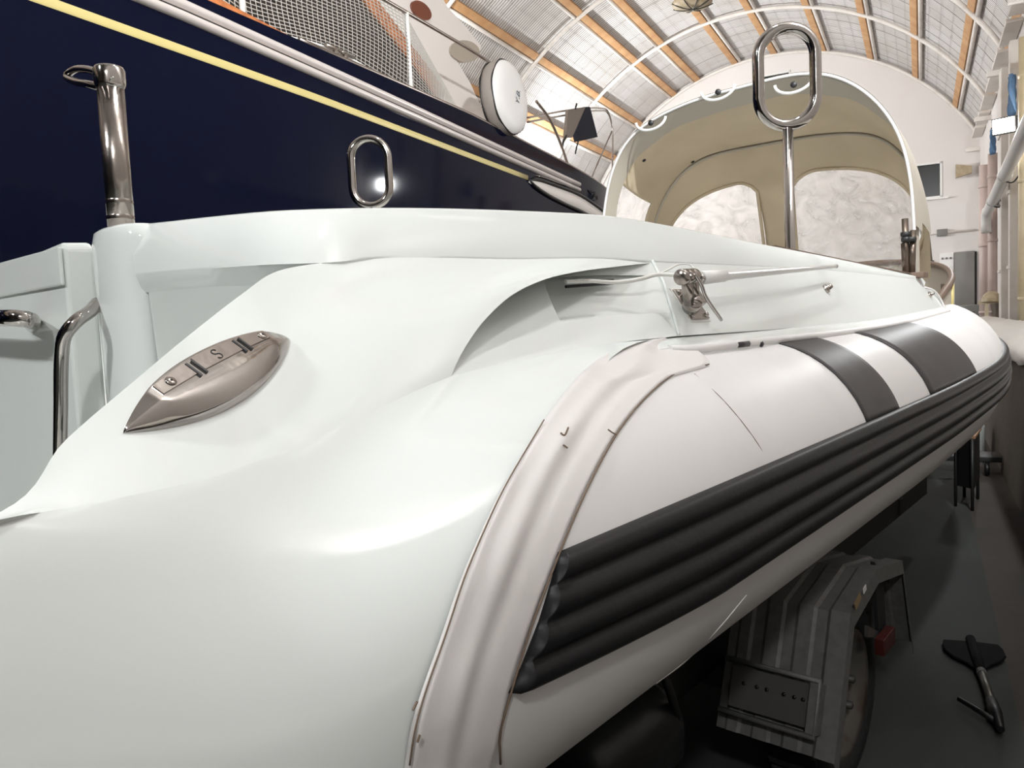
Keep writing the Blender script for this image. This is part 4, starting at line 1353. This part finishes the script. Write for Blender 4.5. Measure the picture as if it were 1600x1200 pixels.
# toe rail: navy cap then teak strip
tk = []
for y in np.linspace(-4, 5.2, 30):
    k = np.interp(y, [-4, 4.2, 5.2], [0.12, 0.075, 0.008])
    tk.append([hw(hull_x(y, sheer(y))-0.02, y, sheer(y)+0.0), hw(hull_x(y, sheer(y))-0.03, y, sheer(y)+k), hw(hull_x(y, sheer(y))-0.10, y, sheer(y)+k)])
MB().grid(tk).build('teak_rail', TEAK, yacht)
MB().tube([hw(hull_x(y, sheer(y))-0.03, y, sheer(y)+0.02) for y in np.linspace(5.2, 12.8, 30)], 0.02, 6).build('toe_rail', CHRD, yacht)
# mooring cleat on the side deck
cc_ = to_hall(at(532, 90, hx=NY-0.15))
mc = MB().tube([hw(cc_[0], cc_[1]-0.2, cc_[2]+0.06), hw(cc_[0], cc_[1]+0.2, cc_[2]+0.06)], 0.022, 8)
for d in (-0.07, 0.07):
    mc.tube([hw(cc_[0], cc_[1]+d, cc_[2]-0.06), hw(cc_[0], cc_[1]+d, cc_[2]+0.06)], 0.028, 8)
mc.build('deck_cleat', CHR, yacht)


# cabin: dark side windows, teak band, white front, all well inboard of the rail
HXC = -5.7


def cp(x, y, d=0.0):
    return at(x, y, hx=HXC+d)


deep = -ex*2.4
MB().prism([cp(300, -60), cp(525, -60), cp(572, 0), cp(655, 110), cp(712, 190), cp(735, 245), cp(560, 190), cp(400, 120), cp(300, 60)], deep).build('cabin_window', DKCAB, yacht)
MB().prism([cp(525, -60, .03), cp(545, -60, .03), cp(590, 0, .03), cp(670, 105, .03), cp(728, 188, .03), cp(752, 245, .03), cp(735, 245, .03), cp(710, 190, .03), cp(652, 108, .03), cp(568, 0, .03)], deep).build('cabin_band', TEAK, yacht)
wc = MB().prism([cp(545, -60), cp(590, 0), cp(670, 105), cp(728, 188), cp(752, 245), cp(800, 262), cp(762, 190), cp(735, 130), cp(712, 92), cp(748, 84), cp(752, 72), cp(728, 42), cp(700, 12), cp(690, -5), cp(660, -60)], deep)
WC = wc.build('cabin', ROOFM, yacht)


def disc(px, py, rx, ry, ang, name, m):
    c = cp(px, py, .03)
    pts = []
    ca_, sa_ = math.cos(math.radians(ang)), math.sin(math.radians(ang))
    for a in np.linspace(0, 2*math.pi, 25)[:-1]:
        x_, y_ = rx*math.cos(a), ry*math.sin(a)
        pts.append(cp(px+x_*ca_-y_*sa_, py+x_*sa_+y_*ca_, .03))
    return MB().prism(pts, -ex*0.06).build(name, m, WC)


disc(659, 16, 19, 11, 45, 'porthole', mat('brown_glass', (0.16, 0.045, 0.022), 0.15))
disc(727, 80, 23, 17, 10, 'porthole', mat('tan_glass', (0.38, 0.33, 0.27), 0.3))
# guard rail, stanchions and netting
RX = NY-0.2
rl = [to_hall(at(x, y, hx=RX)) for x, y in ((520, -38), (580, -12), (640, 22), (700, 57), (760, 93), (771, 102))]
zrl = lambda y: float(np.interp(y, [p[1] for p in rl], [p[2] for p in rl]))
MB().tube(spline([hw(RX, -4, 5.05)] + [hw(RX, y, zrl(y)) for y in np.linspace(3.5, 9.0, 12)], 60), 0.02, 8).build('guard_rail', CHRD, yacht)
for px in (385, 640):
    q = to_hall(at(px, 100, hx=RX))
    b_z = sheer(q[1])
    MB().tube([hw(RX, q[1], b_z-0.02), hw(RX, q[1], zrl(q[1]))], 0.024, 10).build('stanchion', WHT, yacht)
# netting: diamond mesh between deck and rail, edge rope scalloped between stanchions
yA, yB = to_hall(at(385, 28, hx=RX))[1], to_hall(at(640, 145, hx=RX))[1]
yE = to_hall(at(728, 185, hx=RX))[1]
yS = yA-2.3


def net_bottom(y):
    base = sheer(y)
    if y < yA: t = (y-yS)/(yA-yS)
    elif y < yB: t = (y-yA)/(yB-yA)
    else: t = 0
    t = min(max(t, 0), 1)
    return base + 0.04 + 0.22*math.sin(math.pi*t)**1.2*(1.0 if y < yA else 0.62)


def net_top(y):
    return zrl(y) if y < yB else zrl(yB)+(net_bottom(yE)-zrl(yB))*(y-yB)/(yE-yB)


net = MB()
NYn, NZn = 92, 22
Yn = np.linspace(yS, yE, NYn)


def npnt(y, t):
    z0_, z1_n = net_bottom(y), net_top(y)
    return hw(RX-0.02+0.05*math.sin(t*math.pi)*math.sin(y*2.1), y, z0_+(z1_n-z0_)*t)


def ribbon(pts, w):
    P = np.array(pts); n_ = len(P)
    net.tube(P, w, 3, cap=False)


for j in range(NZn+1):
    ribbon([npnt(y, j/NZn) for y in Yn[::2]], 0.0055)
for i in range(0, NYn):
    ribbon([npnt(Yn[i], t) for t in np.linspace(0, 1, 7)], 0.0042)
nt = net.build('netting', NETM, yacht)
tag(nt, 'white safety netting', kind='stuff')
MB().tube([npnt(y, 0) for y in np.linspace(yS, yE, 80)], 0.011, 6).build('net_rope', WHT, yacht)
# pulpit and bow stays
bw = [at(838, 158, hx=RX), at(858, 185, hx=RX), at(875, 222, hx=RX), at(889, 262, hx=RX)]
MB().tube(spline(bw, 30), 0.022, 8).build('bow_stay', CHRD, yacht)
for dy in (0, 7):
    pp = [at(824, 184+dy, hx=RX-.3), at(850, 179+dy, hx=RX-.3), at(890, 172+dy, hx=RX-.3), at(935, 169+dy*.6, hx=RX-.3), at(950, 174+dy*.4, hx=RX-.3), at(956, 196, hx=RX-.3), at(957, 250, hx=RX-.3), at(955, 305, hx=RX-.3)]
    MB().tube(spline(pp, 50), 0.016, 8).build('pulpit_rail', CHR, yacht)
MB().tube([at(956, 205, hx=RX-.3), at(921, 285, hx=RX-.3)], 0.014, 8).build('pulpit_leg', CHRD, yacht)
# keel and cradle props that carry the yacht
MB().box(hw(NY-2.2, 4.5, 0.55), (0.5, 11, 0.95), (ex, ey, (0, 0, 1)), 0.05).build('keel', NAVYD, yacht)
for y in (-1, 3, 7, 10):
    MB().tube([hw(NY-0.55, y, FZ), hw(NY-0.62, y, 1.2)], 0.06, 10).build('prop', GALVD, yacht)

# --- lifebuoy in a white cover hung on the rail
bc = at(800, 151, hx=NY+0.12)
bh = to_hall(bc)
buoy = thing('covered_lifebuoy', bc-np.array([0, 0, 0.47]), 'round lifebuoy in a white cover with dark piping hung on the yacht rail', 'lifebuoy')
nrm = hw(0.97, 0.0, 0.03); nrm /= np.linalg.norm(nrm)
R0 = 0.455
prof = [(0.0, 0.04), (R0*0.5, 0.045), (R0*0.8, 0.03), (R0*0.95, 0.0), (R0, -0.035)]
MB().lathe(bc, nrm, prof, 48).build('cover_front', VINYL, buoy)
MB().lathe(bc, nrm, [(R0, -0.035), (R0*1.02, -0.09), (R0*1.01, -0.16), (R0*0.97, -0.22), (R0*0.5, -0.24), (0, -0.24)], 48).build('cover_side', VINYLG, buoy)
e1 = np.cross(nrm, (0, 0, 1.0)); e1 /= np.linalg.norm(e1); e2 = np.cross(e1, nrm)
if e1@RGT < 0: e1 = -e1
for rr_, hh in ((R0*1.0, -0.035), (R0*0.985, -0.21)):
    MB().tube([bc+nrm*hh+(rr_+0.008*math.sin(7*a))*(math.cos(a)*e1+math.sin(a)*e2) for a in np.linspace(0, 2*math.pi, 49)[:-1]], 0.010, 6, closed=True).build('piping', BLK, buoy)
# hand-lettered initials, read upwards
lt = bpy.data.curves.new('lettering', 'FONT'); lt.body = 'Y.B.'; lt.size = 0.13; lt.extrude = 0.001; lt.align_x = 'CENTER'
tmp = bpy.data.objects.new('lettering_tmp', lt); col.objects.link(tmp)
bpy.context.view_layer.update()
me = bpy.data.meshes.new_from_object(tmp.evaluated_get(bpy.context.evaluated_depsgraph_get()))
bpy.data.objects.remove(tmp)
me.materials.append(INKM)
lo = bpy.data.objects.new('lettering', me); col.objects.link(lo); lo.parent = buoy
upv = e2 if e2[2] > 0 else -e2
lx = upv*0.95+e1*0.3; lx /= np.linalg.norm(lx)
ly = np.cross(nrm, lx)
lo.matrix_local = Matrix.Translation(Vector(bc+nrm*0.048+e1*0.12-ORG[buoy.name])) @ Matrix(((lx[0], ly[0], nrm[0], 0), (lx[1], ly[1], nrm[1], 0), (lx[2], ly[2], nrm[2], 0), (0, 0, 0, 1)))

# --- bag hung on the pulpit rail
bx0 = at(905, 195, hx=RX-.25)
bag = thing('cloth_bag', at(905, 222, hx=RX-.25), 'navy and taupe cloth bag hung over the yacht pulpit rail', 'bag')
MB().prism([at(888, 171, hx=RX-.22), at(915, 167, hx=RX-.22), at(905, 190, hx=RX-.22), at(894, 215, hx=RX-.22), at(884, 214, hx=RX-.22)], -ex*0.05).build('taupe_panel', CLOTHG, bag)
MB().prism([at(913, 167, hx=RX-.25), at(922, 167, hx=RX-.25), at(934, 214, hx=RX-.25), at(904, 221, hx=RX-.25), at(900, 205, hx=RX-.25)], -ex*0.08).build('navy_panel', CLOTHN, bag)
MB().tube(spline([at(885, 212, hx=RX-.2), at(880, 222, hx=RX-.2), at(879, 231, hx=RX-.2)], 10), 0.02, 6).build('strap', BLK, bag)
MB().tube(spline([at(904, 219, hx=RX-.2), at(901, 230, hx=RX-.2), at(899, 240, hx=RX-.2)], 10), 0.014, 6).build('strap', BLK, bag)
MB().tube([at(899, 170, hx=RX-.2), at(901, 162, hx=RX-.2)], 0.016, 6).build('strap', BLK, bag)

# ================================================================== pipes and fittings along the right wall
def vpipe(px, y0, y1, hx, r, m, name, label, grp=None):
    p = to_hall(at(px, (y0+y1)/2, hx=hx))
    z1 = to_hall(at(px, y0, hx=hx))[2]
    z0 = FZ if y1 > 470 else to_hall(at(px, y1, hx=hx))[2]
    o = thing(name, hw(p[0], p[1], z0), label, 'pipe', grp)
    MB().tube([hw(p[0], p[1], z0), hw(p[0], p[1], z1)], r, 16).build('pipe_run', m, o)
    for f in (0.3, 0.62, 0.9):
        MB().lathe(hw(p[0], p[1], z0+(z1-z0)*f), (0, 0, 1), [(r, -0.03), (r*1.12, -0.03), (r*1.12, 0.03), (r, 0.03)], 16).build('pipe_collar', m, o)
    return o


vpipe(1538.5, 258, 480, 1.22, 0.105, PIPEP, 'wall_pipe', 'thick pinkish vertical pipe nearest the steel door')
vpipe(1551, 240, 480, 1.28, 0.085, PIPEP, 'wall_pipe', 'thinner pinkish vertical pipe between the diagonal pipe and the white post')
o = vpipe(1598, 60, 500, 1.30, 0.055, PIPEY, 'wall_pipe', 'yellowed rusty vertical pipe along the right wall')
# white wooden posts
for px, w_, lab in ((1572.5, 0.17, 'broad white wall post beside the diagonal pipe'), (1588, 0.10, 'narrow white wall post beside the yellowed pipe')):
    p = to_hall(at(px, 300, hx=1.36))
    z1 = 5.76
    o = thing('wall_post', hw(1.36, p[1], FZ), lab, 'post')
    MB().box(hw(1.34, p[1], (z1+FZ)/2), (0.16, w_*2.4, z1-FZ), (ex, ey, (0, 0, 1)), 0.01).build('post_body', PIPE, o)
    for z in (2.2, 3.4, 4.6):
        MB().box(hw(1.25, p[1], z), (0.03, w_*2.5, 0.05), (ex, ey, (0, 0, 1)), 0.004).build('post_strap', PIPE, o)
# diagonal rainwater pipe
q0, q1 = at(1602, 205, hx=1.12), at(1541, 336, hx=1.16)
dg = thing('diagonal_pipe', q1, 'white diagonal drain pipe crossing in front of the wall pipes', 'pipe')
MB().tube(spline([q0+(q0-q1)*0.3, q0, q1+(q0-q1)*0.12, q1, q1+np.array([0, 0, -0.35])], 50), 0.09, 16).build('pipe_run', WHT, dg)
for f in (0.25, 0.6):
    c = q1+(q0-q1)*f
    MB().lathe(c, q0-q1, [(0.09, -0.03), (0.105, -0.03), (0.105, 0.03), (0.09, 0.03)], 16).build('pipe_collar', WHT, dg)
    MB().tube(spline([c+np.array([0, 0, -0.09]), c+ex*0.1+np.array([0, 0, -0.12]), c+ex*0.2], 12), 0.012, 6).build('pipe_hanger', DARKM, dg)
# wooden ledge with slats under the roof edge, blue rags on it
lg = thing('eaves_ledge', hw(1.2, 18.0, 5.9), 'weathered timber ledge under the eaves of the right wall', 'ledge')
for k in range(9):
    MB().box(hw(1.30, 10.5+k*1.6, 6.0), (0.22, 1.3, 0.06), (ex, ey, (0, 0, 1)), 0.005).build('plank', PIPE, lg)
for k in range(4):
    MB().box(hw(1.26, 13.2+k*3.9, 5.84), (0.34, 0.10, 0.10), (ex, ey, (0, 0, 1)), 0.006).build('ledge_bracket', PIPE, lg)
for (px, py, s, lab) in ((1551, 222, 0.45, 'blue rag hanging from the eaves ledge beside the end wall'), (1581, 150, 0.6, 'long blue rag hanging from the eaves ledge above the floodlight')):
    c = at(px, py, hx=1.22)
    rows = []
    for u_ in np.linspace(0, 1, 9):
        rows.append([c + ey*(u_-0.5)*0.5*s + np.array([0, 0, s*(0.5-v_)]) + ex*(-0.05*math.sin(u_*11+v_*4)) for v_ in np.linspace(0, 1, 9)])
    tag(MB().grid(rows).build('blue_rag', BLUE, solid=0.006), lab, 'rag')

# conduit, junction box, wall horn, breaker panel on the end wall
cd = thing('cable_conduit', hw(0.3, Y1-0.05, 3.55), 'grey cable conduit with junction box across the end wall', 'conduit')
zc = to_hall(at(1490, 362, hy=Y1-0.04))[2]
MB().tube([hw(-0.6, Y1-0.04, zc-0.02), hw(1.35, Y1-0.04, zc)], 0.028, 8).build('conduit', PIPE, cd)
jx = to_hall(at(1472, 362, hy=Y1-0.06))[0]
MB().box(hw(jx, Y1-0.06, zc), (0.26, 0.10, 0.19), (ex, ey, (0, 0, 1)), 0.015).build('junction_box', DOORM, cd)
hc = to_hall(at(1505, 267, hy=Y1-0.2))
hn = thing('wall_horn', hw(hc[0], Y1-0.02, hc[2]), 'small dirty beige loudspeaker box high on the end wall', 'loudspeaker')
MB().prism([hw(hc[0]-0.18, Y1-0.35, hc[2]+0.18), hw(hc[0]+0.2, Y1-0.3, hc[2]+0.10), hw(hc[0]+0.2, Y1-0.3, hc[2]-0.08), hw(hc[0]-0.18, Y1-0.35, hc[2]-0.18)], ey*0.2).build('horn_body', HORN, hn)
MB().tube([hw(hc[0]+0.05, Y1-0.2, hc[2]), hw(hc[0]+0.05, Y1, hc[2])], 0.03, 8).build('horn_bracket', DARKM, hn)
pc_ = to_hall(at(1479, 412, hy=Y1-0.05))
pn2 = thing('notice_board', hw(pc_[0], Y1-0.02, pc_[2]), 'pale board with knobs beside the steel door', 'board')
MB().box(hw(pc_[0], Y1-0.03, pc_[2]-0.1), (0.34, 0.04, 0.8), (ex, ey, (0, 0, 1)), 0.005).build('board_panel', WHT, pn2)
for k in range(3):
    MB().lathe(hw(pc_[0]-0.1+0.1*k, Y1-0.05, pc_[2]+0.15), -ey, [(0.03, 0), (0.03, 0.03), (0, 0.03)], 10).build('knob', DOORM, pn2)
MB().box(hw(pc_[0]-0.42, Y1-0.04, pc_[2]-0.02), (0.22, 0.05, 0.28), (ex, ey, (0, 0, 1)), 0.005).build('dark_box', DARKM, pn2)
# grey cabinet and a standing tool with rag beside the low wall
gc = to_hall(at(1527, 492, hy=20.5)); gc[0] = min(gc[0], 0.95)
cabt = thing('grey_cabinet', hw(gc[0], 20.5, FZ), 'low grey metal cabinet in front of the steel door', 'cabinet')
MB().box(hw(gc[0], 20.5, (1.62+FZ)/2), (0.62, 0.4, 1.62-FZ), (ex, ey, (0, 0, 1)), 0.02).build('cabinet_body', CABG, cabt)
MB().box(hw(gc[0]+0.02, 20.29, 1.45), (0.2, 0.02, 0.03), (ex, ey, (0, 0, 1)), 0.004).build('cabinet_handle', DOORM, cabt)
lc = to_hall(at(1549, 463, hy=17.6))
lmp = thing('work_lamp', hw(lc[0], 17.6, FZ), 'standing work lamp with beige dome shade before the wall pipes', 'lamp')
MB().lathe(hw(lc[0], 17.6, lc[2]-0.10), (0, 0, 1), [(0.18, 0), (0.17, 0.06), (0.13, 0.14), (0.07, 0.19), (0, 0.20)], 24).build('shade', HORN, lmp)
MB().box(hw(lc[0]-0.08, 17.6, (lc[2]+FZ)/2-0.05), (0.06, 0.06, lc[2]-0.1-FZ), (ex, ey, (0, 0, 1)), 0.004).build('stand', PIPEY, lmp)
MB().box(hw(lc[0]-0.03, 17.6, lc[2]-0.12), (0.38, 0.08, 0.05), (ex, ey, (0, 0, 1)), 0.004).build('cross_bar', PIPEY, lmp)
MB().prism([hw(lc[0]-0.02, 17.55, lc[2]-0.14), hw(lc[0]+0.2, 17.55, lc[2]-0.14), hw(lc[0]+0.12, 17.55, lc[2]-0.42), hw(lc[0]+0.02, 17.55, lc[2]-0.38)], ey*0.06).build('lamp_rag', CLOTHG, lmp)
# ceiling lamp cluster
cf = at(1082, 4, hy=16.5)
fan = thing('ceiling_lamp', cf, 'round caged lamp hanging from the roof hoops', 'lamp')
MB().lathe(cf, (0, 0, 1), [(0.0, -0.10), (0.22, -0.10), (0.40, -0.04), (0.42, 0.02), (0.25, 0.10), (0.0, 0.12)], 28).build('lamp_shade', HORN, fan)
for a in np.linspace(0, math.pi, 5)[:-1]:
    MB().tube([cf+np.array([0.44*math.cos(a)*s_, 0.44*math.sin(a)*s_, -0.02-0.12*(1-s_*s_)]) for s_ in np.linspace(-1, 1, 9)], 0.010, 6).build('cage_wire', DARKM, fan)
hc2 = to_hall(cf)
zroof = AZC+math.sqrt(AR**2-(hc2[0]-AX)**2)
MB().tube([cf+np.array([0, 0, 0.1]), hw(hc2[0], hc2[1], zroof+0.02)], 0.02, 8).build('drop_rod', DARKM, fan)

# ================================================================== clutter under and beyond the bow
bnc = at(1500, 688, Z=0.62)
bch = to_hall(bnc)
ben = thing('plywood_stool', hw(bch[0], bch[1], FZ), 'small plywood topped stool standing beyond the trailer', 'stool')
tp_ = [at(1491, 681, Z=0.62), at(1508, 669, Z=0.62), at(1534, 671, Z=0.62), at(1524, 686, Z=0.62)]
MB().prism(tp_, (0, 0, 0.02)).build('top', CARD, ben)
MB().prism([bnc+(np.array(p)-bnc)*0.9-np.array([0, 0, 0.38]) for p in tp_], (0, 0, 0.375)).build('body', BLK, ben)
for p in tp_:
    c = bnc+(np.array(p)-bnc)*0.8
    MB().tube([c*[1, 1, 0]+np.array([0, 0, FZ]), c*[1, 1, 0]+np.array([0, 0, 0.62])], 0.012, 6).build('leg', DARKM, ben)
sc = at(1512, 659, Z=0.75)
tag(MB().box(at(1511, 664, Z=0.665), (0.13, 0.10, 0.045), (ex, ey, (0, 0, 1)), 0.006).build('yellow_sponge', mat('sponge', (0.5, 0.36, 0.10), 0.9)), 'yellow sponge lying on the plywood stool', 'sponge')
dk = at(1500, 742, Z=FZ)
dh = to_hall(dk); dh[0] -= 0.25
dly = thing('wheeled_dolly', dk, 'dark wheeled dolly board on the floor beyond the trailer', 'dolly')
MB().box(hw(dh[0]+0.1, dh[1]+0.15, FZ+0.15), (0.95, 0.30, 0.05), (ex, ey, (0, 0, 1)), 0.008).build('board', DARKM, dly)
for d in (-0.32, 0.46):
    MB().lathe(hw(dh[0]+d, dh[1]+0.02, FZ+0.062), ex, [(0, -0.02), (0.05, -0.02), (0.062, -0.01), (0.062, 0.01), (0.05, 0.02), (0, 0.02)], 18).build('caster', BLK, dly)
    MB().box(hw(dh[0]+d, dh[1]+0.05, FZ+0.115), (0.05, 0.08, 0.03), (ex, ey, (0, 0, 1))).build('caster_fork', GALVD, dly)
cbx = to_hall(at(1552, 722, Z=FZ))
tag(MB().box(hw(0.36, cbx[1]+0.5, FZ+0.16), (0.4, 0.4, 0.32), (ex, ey, (0, 0, 1)), 0.01).build('grey_crate', CABG), 'grey crate standing against the foot of the low wall', 'crate')

# ================================================================== floodlights
def floodlight(pos, aim, power, size, label):
    p = hw(*pos); d = hw(*aim)-p; d = d/np.linalg.norm(d)
    up = np.array([0, 0, 1.0]); s = np.cross(d, up); s /= np.linalg.norm(s); u = np.cross(s, d)
    t = thing('floodlight', p-d*0.05, label, 'lamp', 'floodlights of the hall')
    w = size*0.62
    MB().box(p-d*0.07, (w*1.25, 0.10, w*0.95), (s, d, u), 0.015).build('housing', DARKM, t)
    MB().box(p-d*0.012, (w*1.1, 0.012, w*0.8), (s, d, u)).build('lamp_glass', LAMPG, t)
    MB().tube([p-s*w*0.68-d*0.06, p-s*w*0.7-d*0.2, p+s*w*0.7-d*0.2, p+s*w*0.68-d*0.06], 0.012, 6).build('bracket', DARKM, t)
    ld = bpy.data.lights.new('floodlight_beam', 'AREA'); ld.shape = 'RECTANGLE'
    ld.size = w*1.1; ld.size_y = w*0.8; ld.energy = power; ld.color = (0.962, 0.988, 1.0)
    lo = bpy.data.objects.new('floodlight_beam', ld); col.objects.link(lo)
    lo.parent = t
    mw = Matrix(((s[0], u[0], -d[0], 0), (s[1], u[1], -d[1], 0), (s[2], u[2], -d[2], 0), (0, 0, 0, 1)))
    lo.matrix_parent_inverse = Matrix.Identity(4)
    lo.matrix_local = Matrix.Translation(Vector(d*0.06)) @ mw
    return t


NAMES = ['floodlight hung from the roof above the inflatable boat', 'bright floodlight fixed among the pipes of the right wall',
         'floodlight hung behind the stern of the inflatable boat', 'added unseen roof fill light on the left wall behind the navy yacht',
         'added unseen fill light on the left wall near the end of the hall', 'floodlight on the right wall behind the stern of the inflatable boat', 'added unseen roof fill light on the right wall above the low concrete wall']
for (pos, aim, pw, sz), nm in zip(LAMPS, NAMES):
    floodlight(pos, aim, pw, sz, nm)
